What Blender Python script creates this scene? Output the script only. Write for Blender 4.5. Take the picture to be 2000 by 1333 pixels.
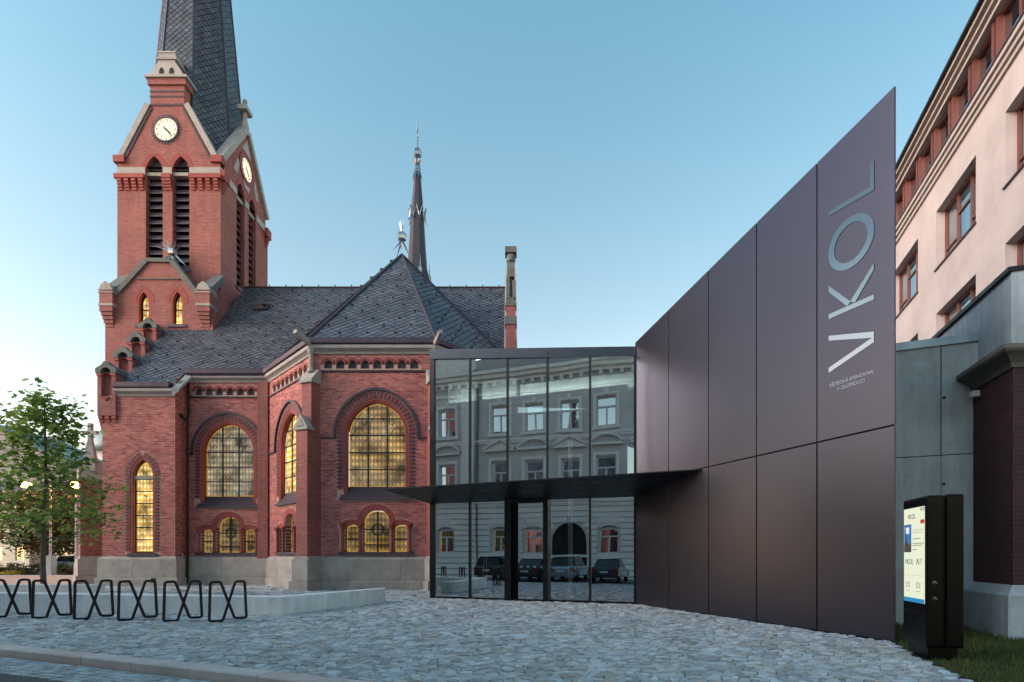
import bpy, bmesh, math, random
from mathutils import Vector, Matrix
from mathutils.geometry import tessellate_polygon
random.seed(7)
R = math.radians
for o in list(bpy.data.objects):
    bpy.data.objects.remove(o)
S = bpy.context.scene
COL = S.collection

# ------------------------------------------------------------------ camera, sky, sun, exposure
FPX, CX, HZ, EYE = 1080.0, 1000.0, 1087.0, 1.5
cam_d = bpy.data.cameras.new('camera')
cam_d.sensor_width = 36.0
cam_d.lens = FPX / 2000 * 36
cam_d.shift_y = (HZ - 666.5) / 2000
cam_d.clip_start = 0.05
cam_d.clip_end = 3000
cam = bpy.data.objects.new('camera', cam_d)
cam.location = (0, 0, EYE)
cam.rotation_euler = (R(90), 0, 0)
COL.objects.link(cam)
S.camera = cam

SUN_AZ = R(251)          # clockwise from +Y: low, left and behind the camera
SUN_EL = R(21)
W = bpy.data.worlds.new('World')
S.world = W
W.use_nodes = True
wn, wl = W.node_tree.nodes, W.node_tree.links
bg = wn['Background']
sky = wn.new('ShaderNodeTexSky')
sky.sky_type = 'NISHITA'
sky.sun_disc = False
sky.sun_elevation = SUN_EL
sky.sun_rotation = SUN_AZ
sky.altitude = 200
sky.air_density = 1.0
sky.dust_density = 1.2
sky.ozone_density = 1.6
tint = wn.new('ShaderNodeMix')
tint.data_type = 'RGBA'
tint.blend_type = 'MULTIPLY'
tint.inputs[0].default_value = 1.0
# thin air low down is whiter, high up bluer, the same all the way round
tc_ = wn.new('ShaderNodeTexCoord'); sx_ = wn.new('ShaderNodeSeparateXYZ'); wl.new(tc_.outputs['Generated'], sx_.inputs[0])
mr_ = wn.new('ShaderNodeMapRange'); mr_.interpolation_type = 'SMOOTHSTEP'; mr_.inputs[1].default_value = .05; mr_.inputs[2].default_value = .85
wl.new(sx_.outputs[2], mr_.inputs[0])
tm_ = wn.new('ShaderNodeMix'); tm_.data_type = 'RGBA'
tm_.inputs[6].default_value = (1.34, 1.00, .69, 1); tm_.inputs[7].default_value = (.76, 1.06, .87, 1)
wl.new(mr_.outputs[0], tm_.inputs[0]); wl.new(tm_.outputs[2], tint.inputs[7])
wl.new(sky.outputs[0], tint.inputs[6])
mp_ = wn.new('ShaderNodeMapping'); mp_.inputs['Scale'].default_value = (1.6, 1.6, 9.0); wl.new(tc_.outputs['Generated'], mp_.inputs[0])
nz_ = wn.new('ShaderNodeTexNoise'); nz_.inputs['Scale'].default_value = 1.3; nz_.inputs['Detail'].default_value = 5; wl.new(mp_.outputs[0], nz_.inputs['Vector'])
m1_ = wn.new('ShaderNodeMapRange'); m1_.inputs[1].default_value = .48; m1_.inputs[2].default_value = .75; m1_.inputs[4].default_value = .22; wl.new(nz_.outputs['Fac'], m1_.inputs[0])
m2_ = wn.new('ShaderNodeMapRange'); m2_.inputs[1].default_value = .40; m2_.inputs[2].default_value = .08; wl.new(sx_.outputs[2], m2_.inputs[0])
mm_ = wn.new('ShaderNodeMath'); mm_.operation = 'MULTIPLY'; wl.new(m1_.outputs[0], mm_.inputs[0]); wl.new(m2_.outputs[0], mm_.inputs[1])
cl_ = wn.new('ShaderNodeMix'); cl_.data_type = 'RGBA'; wl.new(mm_.outputs[0], cl_.inputs[0]); wl.new(tint.outputs[2], cl_.inputs[6]); cl_.inputs[7].default_value = (4.4, 4.4, 4.6, 1)
wl.new(cl_.outputs[2], bg.inputs[0])
bg.inputs[1].default_value = 0.127

sd = bpy.data.lights.new('sun', 'SUN')
sd.energy = 1.4
sd.angle = R(50)
sd.color = (1.0, 0.84, 0.90)
sun = bpy.data.objects.new('sun', sd)
sdir = Vector((math.sin(SUN_AZ) * math.cos(SUN_EL), math.cos(SUN_AZ) * math.cos(SUN_EL), math.sin(SUN_EL)))
sun.rotation_euler = sdir.to_track_quat('Z', 'Y').to_euler()
sun.location = (-30, -20, 40)
COL.objects.link(sun)
S.view_settings.view_transform = 'Standard'
S.view_settings.look = 'None'
S.view_settings.gamma = 1.0
S.view_settings.use_curve_mapping = False
S.view_settings.exposure = 1.58
S.render.engine = 'CYCLES'
S.cycles.max_bounces = 8
S.cycles.transparent_max_bounces = 12
S.cycles.use_denoising = True

# ------------------------------------------------------------------ helpers
def V3(p): return Vector(p)

class Frame:
    """A wall plane: u runs to the right as seen from outside, v is height, w is outward."""
    def __init__(s, p, q=None, udir=None):
        s.o = Vector((p[0], p[1]))
        d = (Vector(q) - s.o) if q is not None else Vector(udir)
        s.L = d.length
        s.u = d.normalized()
        s.n = Vector((s.u.y, -s.u.x))
    def P(s, u, v, w=0.0):
        return Vector((s.o.x + u * s.u.x + w * s.n.x, s.o.y + u * s.u.y + w * s.n.y, v))
    def hit(s, px, py, w=0.0):
        """(u, v) on this plane seen along the photograph's ray (px, py)."""
        r = (px - CX) / FPX
        o = s.o + s.n * w
        # X = o + u*U ; X.x = r*X.y
        u = (r * o.y - o.x) / (s.u.x - r * s.u.y)
        d = o.y + u * s.u.y
        return u, EYE + (HZ - py) / FPX * d

class MB:
    def __init__(s): s.v = []; s.f = []
    def quad(s, *p):
        i = len(s.v); s.v.extend(Vector(x) for x in p); s.f.append(tuple(range(i, i + len(p)))); return s
    def box(s, F, u0, u1, v0, v1, w0, w1):
        i = len(s.v)
        for w in (w0, w1):
            for (u, v) in ((u0, v0), (u1, v0), (u1, v1), (u0, v1)):
                s.v.append(F.P(u, v, w))
        s.f += [(i+4, i+5, i+6, i+7), (i+3, i+2, i+1, i), (i, i+1, i+5, i+4), (i+1, i+2, i+6, i+5), (i+2, i+3, i+7, i+6), (i+3, i, i+4, i+7)]
        return s
    def prism(s, F, pts, w0, w1):
        n = len(pts); i = len(s.v)
        for w in (w0, w1):
            for (u, v) in pts: s.v.append(F.P(u, v, w))
        tris = tessellate_polygon([[Vector((u, v, 0)) for u, v in pts]])
        for t in tris:
            s.f.append(tuple(i + n + k for k in t)); s.f.append(tuple(i + k for k in reversed(t)))
        for k in range(n):
            m = (k + 1) % n
            s.f.append((i + k, i + m, i + n + m, i + n + k))
        return s
    def ring(s, F, A, B, w0, w1, closed=False):
        n = len(A); i = len(s.v)
        for (a, b) in zip(A, B):
            s.v += [F.P(a[0], a[1], w0), F.P(a[0], a[1], w1), F.P(b[0], b[1], w1), F.P(b[0], b[1], w0)]
        for k in range(n if closed else n - 1):
            a, b = i + 4 * k, i + 4 * ((k + 1) % n)
            for q in range(4):
                r = (q + 1) % 4
                s.f.append((a + q, a + r, b + r, b + q))
        if not closed:
            s.f.append((i, i+1, i+2, i+3)); e = i + 4 * (n - 1); s.f.append((e+3, e+2, e+1, e))
        return s
    def strip(s, F, A, w0, w1):
        i = len(s.v)
        for (u, v) in A: s.v += [F.P(u, v, w0), F.P(u, v, w1)]
        for k in range(len(A) - 1): s.f.append((i+2*k, i+2*k+2, i+2*k+3, i+2*k+1))
        return s
    def bar(s, F, a, b, t, w0, w1, side=0):
        """bar from (u,v) a to b, thickness t to the left (side 1), right (-1) or both (0)."""
        a, b = Vector(a), Vector(b); d = (b - a).normalized(); n = Vector((-d.y, d.x))
        lo, hi = {0: (-t/2, t/2), 1: (0, t), -1: (-t, 0)}[side]
        return s.prism(F, [a + n*lo, b + n*lo, b + n*hi, a + n*hi], w0, w1)
    def tube(s, pts, r, n=8, closed=False, r2=None):
        pts = [Vector(p) for p in pts]; i = len(s.v); m = len(pts)
        up = Vector((0, 0, 1))
        prev = None
        for k, p in enumerate(pts):
            if closed: t = pts[(k+1) % m] - pts[k-1]
            else: t = pts[min(k+1, m-1)] - pts[max(k-1, 0)]
            t.normalize()
            if prev is None:
                a = t.cross(up)
                if a.length < 1e-3: a = t.cross(Vector((1, 0, 0)))
            else:
                a = prev - t * prev.dot(t)
            a.normalize(); prev = a; b = t.cross(a)
            rr = r if r2 is None else r + (r2 - r) * k / (m - 1)
            for q in range(n):
                an = 2 * math.pi * q / n
                s.v.append(p + a * (rr * math.cos(an)) + b * (rr * math.sin(an)))
        for k in range(m if closed else m - 1):
            a0, b0 = i + k * n, i + ((k + 1) % m) * n
            for q in range(n):
                r_ = (q + 1) % n
                s.f.append((a0 + q, a0 + r_, b0 + r_, b0 + q))
        if not closed:
            s.f.append(tuple(i + q for q in reversed(range(n)))); s.f.append(tuple(i + (m-1)*n + q for q in range(n)))
        return s
    def lathe(s, c, prof, n=8, rot=0.0):
        i = len(s.v); c = Vector(c)
        for (r, z) in prof:
            for q in range(n):
                an = rot + 2 * math.pi * q / n
                s.v.append(c + Vector((r * math.cos(an), r * math.sin(an), z)))
        for k in range(len(prof) - 1):
            for q in range(n):
                r_ = (q + 1) % n
                s.f.append((i + k*n + q, i + k*n + r_, i + (k+1)*n + r_, i + (k+1)*n + q))
        s.f.append(tuple(i + q for q in reversed(range(n)))); e = i + (len(prof)-1)*n
        s.f.append(tuple(e + q for q in range(n)))
        return s
    def spike(s, c, d, r, n=4):
        """a pointed spike from c along d"""
        c = Vector(c); d = Vector(d); t = d.normalized(); a = t.orthogonal().normalized(); b = t.cross(a); i = len(s.v)
        for q in range(n):
            an = 2*math.pi*q/n; s.v.append(c + a*(r*math.cos(an)) + b*(r*math.sin(an)))
        s.v.append(c + d)
        for q in range(n): s.f.append((i+q, i+(q+1) % n, i+n))
        s.f.append(tuple(i+q for q in reversed(range(n))))
        return s
    def sweep(s, prof, p0, p1, m0, m1, caps=True):
        """profile [(w,z)] swept from p0 to p1 (2D points) with end offsets m0, m1 (2D vectors per unit w)."""
        n = len(prof); i = len(s.v)
        for (p, m) in ((p0, m0), (p1, m1)):
            for (w, z) in prof: s.v.append(Vector((p[0] + m[0]*w, p[1] + m[1]*w, z)))
        for k in range(n):
            r_ = (k + 1) % n
            s.f.append((i + k, i + r_, i + n + r_, i + n + k))
        if caps:
            s.f.append(tuple(i + k for k in reversed(range(n)))); s.f.append(tuple(i + n + k for k in range(n)))
        return s
    def mesh(s, name, recalc=True):
        me = bpy.data.meshes.new(name)
        me.from_pydata([tuple(x) for x in s.v], [], s.f)
        if recalc:
            bm = bmesh.new(); bm.from_mesh(me)
            bmesh.ops.recalc_face_normals(bm, faces=bm.faces)
            bm.to_mesh(me); bm.free()
        me.update()
        return me
    def build_each(s, name, mat, parent):
        """one object per separate piece"""
        par = list(range(len(s.v)))
        def find(i):
            while par[i] != i: par[i] = par[par[i]]; i = par[i]
            return i
        for f in s.f:
            for k in f[1:]: par[find(k)] = find(f[0])
        groups = {}
        for f in s.f: groups.setdefault(find(f[0]), []).append(f)
        for fs in groups.values():
            m = MB(); ids = sorted({k for f in fs for k in f}); mp = {k: i for i, k in enumerate(ids)}
            m.v = [s.v[k] for k in ids]; m.f = [tuple(mp[k] for k in f) for f in fs]
            o = m.build(name, mat, parent)
        return o
    def build(s, name, mat, parent=None, smooth=False, label=None, stuff=False, recalc=True):
        me = s.mesh(name, recalc)
        me.materials.append(mat)
        if smooth:
            for p in me.polygons: p.use_smooth = True
        o = bpy.data.objects.new(name, me); COL.objects.link(o)
        if parent is not None: o.parent = parent
        if label: o['label'] = label
        if stuff: o['kind'] = 'stuff'
        return o

def bevel(o, w, seg=2):
    m = o.modifiers.new('bevel', 'BEVEL'); m.width = w; m.segments = seg; m.limit_method = 'ANGLE'; m.angle_limit = R(40)
    return o

def thing(name, label, cat, group=None, loc=(0, 0, 0)):
    o = bpy.data.objects.new(name, None); o.empty_display_size = .3; COL.objects.link(o)
    o['label'] = label; o['category'] = cat
    if group: o['group'] = group
    return o

def tag(o, label, cat, group=None, kind=None):
    o['label'] = label; o['category'] = cat
    if group: o['group'] = group
    if kind: o['kind'] = kind
    return o

def structure(o, label):
    o['kind'] = 'structure'; o['label'] = label; o['category'] = o.name.split('.')[0].replace('_', ' ')
    return o

def copy_tree(o, parent=None):
    c = o.copy(); COL.objects.link(c); c.parent = parent
    for ch in list(o.children): copy_tree(ch, c)
    return c

def inst(me, name, mat4, parent):
    o = bpy.data.objects.new(name, me); COL.objects.link(o)
    o.parent = parent; o.matrix_local = mat4
    return o

def text(body, size, name, mat, parent, F, u, v, w, depth=.004, sx=1.0, align='LEFT', space=1.0, fitw=None):
    c = bpy.data.curves.new(name, 'FONT'); c.body = body; c.size = size; c.extrude = depth / 2
    c.align_x = align; c.space_character = space; c.resolution_u = 3
    c.materials.append(mat)
    tmp = bpy.data.objects.new(name, c); COL.objects.link(tmp)
    bpy.context.view_layer.update()
    me = bpy.data.meshes.new_from_object(tmp.evaluated_get(bpy.context.evaluated_depsgraph_get()))
    bpy.data.objects.remove(tmp); me.materials.clear(); me.materials.append(mat)
    if fitw: sx = fitw / max(v.co.x for v in me.vertices)
    o = bpy.data.objects.new(name, me); COL.objects.link(o); o.parent = parent
    U = Vector((F.u.x, F.u.y, 0)); N = Vector((F.n.x, F.n.y, 0)); Z = Vector((0, 0, 1))
    M = Matrix((U, Z, N)).transposed().to_4x4()
    M.translation = F.P(u, v, w)
    o.matrix_local = M @ Matrix.Diagonal((sx, 1, 1, 1))
    return o

# pointed arch maths -------------------------------------------------
class Arch:
    def __init__(s, uc, z0, zs, a, h, kind='pointed'):
        s.uc, s.z0, s.zs, s.a, s.h, s.kind = uc, z0, zs, a, h, kind
        if kind == 'segment':
            s.R = (a*a + h*h) / (2*h); s.cu = 0.0; s.cz = zs + h - s.R
        else:
            s.R = (a*a + h*h) / (2*a); s.cu = s.R - a; s.cz = zs
    def arc(s, t=0.0, n=8):
        """points of the arch line offset outwards by t, left spring to right spring"""
        Rr = s.R + t
        if s.kind == 'segment':
            an = math.asin(min(1, s.a / s.R))
            return [(s.uc + Rr*math.sin(-an + 2*an*k/(2*n)), s.cz + Rr*math.cos(-an + 2*an*k/(2*n))) for k in range(2*n+1)]
        an = math.acos(max(-1, min(1, s.cu / Rr)))     # angle at the apex seen from the far centre
        out = [(s.uc + s.cu - Rr*math.cos(an*k/n), s.cz + Rr*math.sin(an*k/n)) for k in range(n+1)]
        return out + [(2*s.uc - x, z) for x, z in reversed(out[:-1])]
    def pts(s, t=0.0, n=8, tb=0.0):
        A = s.arc(t, n)
        if s.kind == 'segment': A = [(s.uc - s.a - t, s.zs)] + A[1:-1] + [(s.uc + s.a + t, s.zs)] if t else A
        return [(s.uc - s.a - t, s.z0 - tb)] + A + [(s.uc + s.a + t, s.z0 - tb)]
    def half(s, z, t=0.0):
        """half width of the opening offset by t at height z, or 0"""
        if z < s.z0: return 0
        if z <= s.zs: return s.a + t
        Rr = s.R + t
        q = Rr*Rr - (z - s.cz)**2
        if q <= 0: return 0
        return max(0, math.sqrt(q) - s.cu)
    def voussoirs(s, t0, t1, step, gap=.008):
        """4-gons round the arch, with a running index"""
        out = []
        Rm = s.R + t1
        if s.kind == 'segment':
            an = math.asin(min(1, s.a / s.R)); n = max(3, round(2*an*Rm/step)); da = 2*an/n
            for k in range(n):
                a0 = -an + k*da + gap/Rm/2; a1 = -an + (k+1)*da - gap/Rm/2
                out.append(([(s.uc + (s.R+t)*math.sin(x), s.cz + (s.R+t)*math.cos(x)) for t, x in ((t0, a0), (t0, a1), (t1, a1), (t1, a0))], k))
            return out
        an = math.acos(max(-1, min(1, s.cu / (s.R + t0)))); n = max(3, round(an*Rm/step)); da = an/n
        for side in (1, -1):
            for k in range(n):
                a0 = k*da + gap/Rm/2; a1 = (k+1)*da - gap/Rm/2
                q = [(s.cu - (s.R+t)*math.cos(x), s.cz + (s.R+t)*math.sin(x)) for t, x in ((t0, a0), (t0, a1), (t1, a1), (t1, a0))]
                q = [(min(x, 0.0), z) for x, z in q]
                out.append(([(s.uc + side*x, z) for x, z in q], k))
        return out

def wall_sheet(mb, F, outline, holes, w=0.0, depth=.3):
    """front face with holes, plus the reveals of each hole"""
    loops = [outline] + holes
    flat = [p for l in loops for p in l]
    i = len(mb.v)
    mb.v += [F.P(u, v, w) for u, v in flat]
    for t in tessellate_polygon([[Vector((u, v, 0)) for u, v in l] for l in loops]):
        mb.f.append(tuple(i + k for k in t))
    if depth:
        for h in holes: mb.strip(F, list(h) + [h[0]], w, w - depth)
    return mb

def clip_poly(poly, a, b, c):
    """keep a*x+b*y+c >= 0"""
    out = []
    n = len(poly)
    for k in range(n):
        p, q = poly[k], poly[(k+1) % n]
        dp, dq = a*p[0] + b*p[1] + c, a*q[0] + b*q[1] + c
        if dp >= 0: out.append(p)
        if dp * dq < 0:
            t = dp / (dp - dq); out.append((p[0] + (q[0]-p[0])*t, p[1] + (q[1]-p[1])*t))
    return out

# ------------------------------------------------------------------ materials
EMK = .40
def srgb(h):
    c = [int(h[i:i+2], 16)/255 for i in (0, 2, 4)]
    return tuple((x/12.92 if x <= .04045 else ((x+.055)/1.055)**2.4) for x in c) + (1,)

def newmat(name):
    m = bpy.data.materials.new(name); m.use_nodes = True
    return m, m.node_tree.nodes, m.node_tree.links, m.node_tree.nodes['Principled BSDF']

def math_node(nt, op, a, b=None, c=None):
    n = nt.nodes.new('ShaderNodeMath'); n.operation = op
    for k, x in enumerate((a, b, c)):
        if x is None: continue
        if isinstance(x, (int, float)): n.inputs[k].default_value = x
        else: nt.links.new(x, n.inputs[k])
    return n.outputs[0]

def vmath(nt, op, a, b=None):
    n = nt.nodes.new('ShaderNodeVectorMath'); n.operation = op
    for k, x in enumerate((a, b)):
        if x is None: continue
        if isinstance(x, tuple): n.inputs[k].default_value = x
        else: nt.links.new(x, n.inputs[k])
    return n.outputs['Value'] if op == 'DOT_PRODUCT' else n.outputs[0]

def wallcoord(nt):
    """(u, v) metres on any upright surface, from world position and face normal"""
    g = nt.nodes.new('ShaderNodeNewGeometry')
    t = vmath(nt, 'NORMALIZE', vmath(nt, 'CROSS_PRODUCT', (0, 0, 1), g.outputs['True Normal']))
    u = vmath(nt, 'DOT_PRODUCT', g.outputs['Position'], t)
    sx = nt.nodes.new('ShaderNodeSeparateXYZ'); nt.links.new(g.outputs['Position'], sx.inputs[0])
    return u, sx.outputs[2], g

def noise(nt, vec, scale, detail=4, rough=.6):
    n = nt.nodes.new('ShaderNodeTexNoise'); n.inputs['Scale'].default_value = scale
    n.inputs['Detail'].default_value = detail; n.inputs['Roughness'].default_value = rough
    if vec is not None: nt.links.new(vec, n.inputs['Vector'])
    return n.outputs['Fac']

def mixc(nt, fac, a, b, mode='MIX'):
    n = nt.nodes.new('ShaderNodeMix'); n.data_type = 'RGBA'; n.blend_type = mode
    for k, x in ((0, fac), (6, a), (7, b)):
        if isinstance(x, (int, float, tuple)): n.inputs[k].default_value = x
        else: nt.links.new(x, n.inputs[k])
    return n.outputs[2]

def rampf(nt, x, lo, hi, a=0.0, b=1.0):
    n = nt.nodes.new('ShaderNodeMapRange'); n.inputs[1].default_value = lo; n.inputs[2].default_value = hi
    n.inputs[3].default_value = a; n.inputs[4].default_value = b
    nt.links.new(x, n.inputs[0])
    return n.outputs[0]

def bumpn(nt, h, strength, dist=.02):
    n = nt.nodes.new('ShaderNodeBump'); n.inputs['Strength'].default_value = strength; n.inputs['Distance'].default_value = dist
    nt.links.new(h, n.inputs['Height'])
    return n.outputs[0]

def piece_random(nt):
    g = nt.nodes.new('ShaderNodeNewGeometry'); oi = nt.nodes.new('ShaderNodeObjectInfo')
    return math_node(nt, 'FRACT', math_node(nt, 'ADD', g.outputs['Random Per Island'], math_node(nt, 'MULTIPLY', oi.outputs['Random'], 7.31)))

def M(name, col, rough=.7, metal=0.0, var=.18, vscale=1.2, bump=0.0, bscale=40, rnd=0.0, rcol=None, spec=.5, spots=0.0, coat=0.0):
    """everyday material: base colour, broad wear, fine grain, per-piece colour"""
    m, N, L, P = newmat(name); nt = m.node_tree
    col = srgb(col) if isinstance(col, str) else col
    g = N.new('ShaderNodeNewGeometry')
    f = noise(nt, g.outputs['Position'], vscale, 5, .65)
    k = rampf(nt, f, .25, .75, 1 - var, 1 + var)
    if rnd:
        k = math_node(nt, 'MULTIPLY', k, rampf(nt, piece_random(nt), 0, 1, 1 - rnd, 1 + rnd))
    cc = N.new('ShaderNodeCombineXYZ')
    for q in range(3): L.new(k, cc.inputs[q])
    base = col
    if rcol is not None:
        pr = piece_random(nt)
        pr2 = math_node(nt, 'FRACT', math_node(nt, 'MULTIPLY', pr, 13.7))
        base = mixc(nt, rampf(nt, pr2, .35, 1.0), col, srgb(rcol) if isinstance(rcol, str) else rcol)
    c = mixc(nt, 1.0, base, cc.outputs[0], 'MULTIPLY')
    if spots:
        s = noise(nt, g.outputs['Position'], 9.0, 3, .5)
        c = mixc(nt, rampf(nt, s, .62, .72, 0, spots), c, (.02, .02, .02, 1))
    L.new(c, P.inputs['Base Color'])
    P.inputs['Metallic'].default_value = metal
    P.inputs['Specular IOR Level'].default_value = spec
    P.inputs['Coat Weight'].default_value = coat
    L.new(rampf(nt, noise(nt, g.outputs['Position'], vscale*3, 3), .3, .7, max(.02, rough - .08), min(1, rough + .08)), P.inputs['Roughness'])
    if bump:
        L.new(bumpn(nt, noise(nt, g.outputs['Position'], bscale, 4, .6), bump, .01), P.inputs['Normal'])
    return m

def M_brickwall(name, c1='8f4038', c2='7a342f', mort='8d6a60', bw=.27, rh=.085, mo=.011):
    m, N, L, P = newmat(name); nt = m.node_tree
    u, v, g = wallcoord(nt)
    cv = N.new('ShaderNodeCombineXYZ'); L.new(u, cv.inputs[0]); L.new(v, cv.inputs[1])
    b = N.new('ShaderNodeTexBrick'); L.new(cv.outputs[0], b.inputs['Vector'])
    b.inputs['Color1'].default_value = srgb(c1); b.inputs['Color2'].default_value = srgb(c2); b.inputs['Mortar'].default_value = srgb(mort)
    b.inputs['Scale'].default_value = 1.0; b.inputs['Mortar Size'].default_value = mo; b.inputs['Mortar Smooth'].default_value = .1
    b.inputs['Brick Width'].default_value = bw; b.inputs['Row Height'].default_value = rh; b.inputs['Bias'].default_value = 0
    k = rampf(nt, noise(nt, g.outputs['Position'], .7, 6, .7), .25, .75, .74, 1.22)
    # rain streaks run down the face
    sc = N.new('ShaderNodeCombineXYZ'); L.new(math_node(nt, 'MULTIPLY', u, 3.0), sc.inputs[0]); L.new(math_node(nt, 'MULTIPLY', v, .22), sc.inputs[1])
    k = math_node(nt, 'MULTIPLY', k, rampf(nt, noise(nt, sc.outputs[0], 1.0, 5, .7), .3, .7, .86, 1.1))
    cc = N.new('ShaderNodeCombineXYZ')
    for q in range(3): L.new(k, cc.inputs[q])
    L.new(mixc(nt, 1.0, b.outputs['Color'], cc.outputs[0], 'MULTIPLY'), P.inputs['Base Color'])
    P.inputs['Roughness'].default_value = .8
    L.new(bumpn(nt, math_node(nt, 'SUBTRACT', 1.0, b.outputs['Fac']), .6, .012), P.inputs['Normal'])
    return m

def M_stained(name, strength, hi='f2cf62', lo='a8791c', line='3a2a0c', w=.17, h=.30, grey=0.0):
    m, N, L, P = newmat(name); nt = m.node_tree
    u, v, g = wallcoord(nt)
    p = math_node(nt, 'ADD', math_node(nt, 'DIVIDE', u, w), math_node(nt, 'DIVIDE', v, h))
    q = math_node(nt, 'SUBTRACT', math_node(nt, 'DIVIDE', u, w), math_node(nt, 'DIVIDE', v, h))
    row = math_node(nt, 'FLOORED_MODULO', math_node(nt, 'ADD', math_node(nt, 'FLOOR', p), math_node(nt, 'FLOOR', q)), 2.0)
    col = math_node(nt, 'FLOORED_MODULO', math_node(nt, 'FLOOR', p), 2.0)
    ch = math_node(nt, 'MULTIPLY', row, 1.0)
    c = mixc(nt, ch, srgb(hi), srgb(lo))
    wn_ = N.new('ShaderNodeTexWhiteNoise'); wn_.noise_dimensions = '2D'
    cv = N.new('ShaderNodeCombineXYZ'); L.new(math_node(nt, 'FLOOR', p), cv.inputs[0]); L.new(math_node(nt, 'FLOOR', q), cv.inputs[1])
    L.new(cv.outputs[0], wn_.inputs['Vector'])
    c = mixc(nt, rampf(nt, wn_.outputs[0], .3, 1, 0, .65), c, (.30, .20, .09, 1))
    lines = None
    for x in (p, q):
        fr = math_node(nt, 'ABSOLUTE', math_node(nt, 'SUBTRACT', math_node(nt, 'FRACT', x), .5))
        e = math_node(nt, 'GREATER_THAN', fr, .455)
        lines = e if lines is None else math_node(nt, 'MAXIMUM', lines, e)
    c = mixc(nt, math_node(nt, 'MULTIPLY', lines, .75), c, srgb(line))
    br = rampf(nt, noise(nt, g.outputs['Position'], 1.2, 3, .6), .32, .70, .16, 1.75)
    L.new(mixc(nt, .85, c, (.03, .025, .02, 1)), P.inputs['Base Color'])
    if grey:
        c = mixc(nt, rampf(nt, noise(nt, g.outputs['Position'], .55, 2), .35, .65, 0, grey), c, (.42, .38, .33, 1))
    L.new(c, P.inputs['Emission Color'])
    L.new(math_node(nt, 'MULTIPLY', br, strength * EMK), P.inputs['Emission Strength'])
    P.inputs['Roughness'].default_value = .12
    return m

def M_glass(name, tintc=(.45, .55, .55, 1), refl=.30, wob=.0, wscale=.5, rough=0.0):
    """coated window glass: part mirror, part tinted view through"""
    m, N, L, P = newmat(name); nt = m.node_tree
    N.remove(P); out = N['Material Output']
    tr = N.new('ShaderNodeBsdfTransparent'); tr.inputs[0].default_value = tintc
    gl = N.new('ShaderNodeBsdfGlossy'); gl.inputs['Color'].default_value = (.88, .96, 1.0, 1); gl.inputs['Roughness'].default_value = rough
    lw = N.new('ShaderNodeFresnel'); lw.inputs['IOR'].default_value = 1.5
    fac = math_node(nt, 'ADD', math_node(nt, 'MULTIPLY', lw.outputs[0], 1 - refl), refl)
    if wob:
        g = N.new('ShaderNodeNewGeometry')
        b = bumpn(nt, noise(nt, g.outputs['Position'], wscale, 1, .4), 1.0, wob)
        L.new(b, gl.inputs['Normal'])
    mx = N.new('ShaderNodeMixShader'); L.new(fac, mx.inputs[0]); L.new(tr.outputs[0], mx.inputs[1]); L.new(gl.outputs[0], mx.inputs[2])
    # the far face of the sheet adds nothing of its own
    gb_ = N.new('ShaderNodeNewGeometry'); clear = N.new('ShaderNodeBsdfTransparent')
    m2 = N.new('ShaderNodeMixShader'); L.new(gb_.outputs['Backfacing'], m2.inputs[0]); L.new(mx.outputs[0], m2.inputs[1]); L.new(clear.outputs[0], m2.inputs[2])
    L.new(m2.outputs[0], out.inputs[0])
    return m

def M_emit(name, col, strength):
    strength *= EMK
    m, N, L, P = newmat(name)
    c = srgb(col) if isinstance(col, str) else col
    P.inputs['Base Color'].default_value = tuple(x*.12 for x in c[:3]) + (1,); P.inputs['Emission Color'].default_value = c; P.inputs['Emission Strength'].default_value = strength
    return m

def M_concrete(name, col='7d8183', dark=.35):
    m, N, L, P = newmat(name); nt = m.node_tree
    u, v, g = wallcoord(nt)
    f = rampf(nt, noise(nt, g.outputs['Position'], .8, 7, .68), .28, .72, 1 - dark, 1.2)
    sc = N.new('ShaderNodeCombineXYZ'); L.new(math_node(nt, 'MULTIPLY', u, 4.0), sc.inputs[0]); L.new(math_node(nt, 'MULTIPLY', v, .35), sc.inputs[1])
    f = math_node(nt, 'MULTIPLY', f, rampf(nt, noise(nt, sc.outputs[0], 1.3, 4, .65), .3, .75, .8, 1.12))
    pits = rampf(nt, noise(nt, g.outputs['Position'], 14, 2, .5), .70, .76, 1.0, .45)
    f = math_node(nt, 'MULTIPLY', f, pits)
    cc = N.new('ShaderNodeCombineXYZ')
    for q in range(3): L.new(f, cc.inputs[q])
    L.new(mixc(nt, 1.0, srgb(col), cc.outputs[0], 'MULTIPLY'), P.inputs['Base Color'])
    P.inputs['Roughness'].default_value = .78
    L.new(bumpn(nt, noise(nt, g.outputs['Position'], 30, 5, .65), .25, .01), P.inputs['Normal'])
    return m

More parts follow.
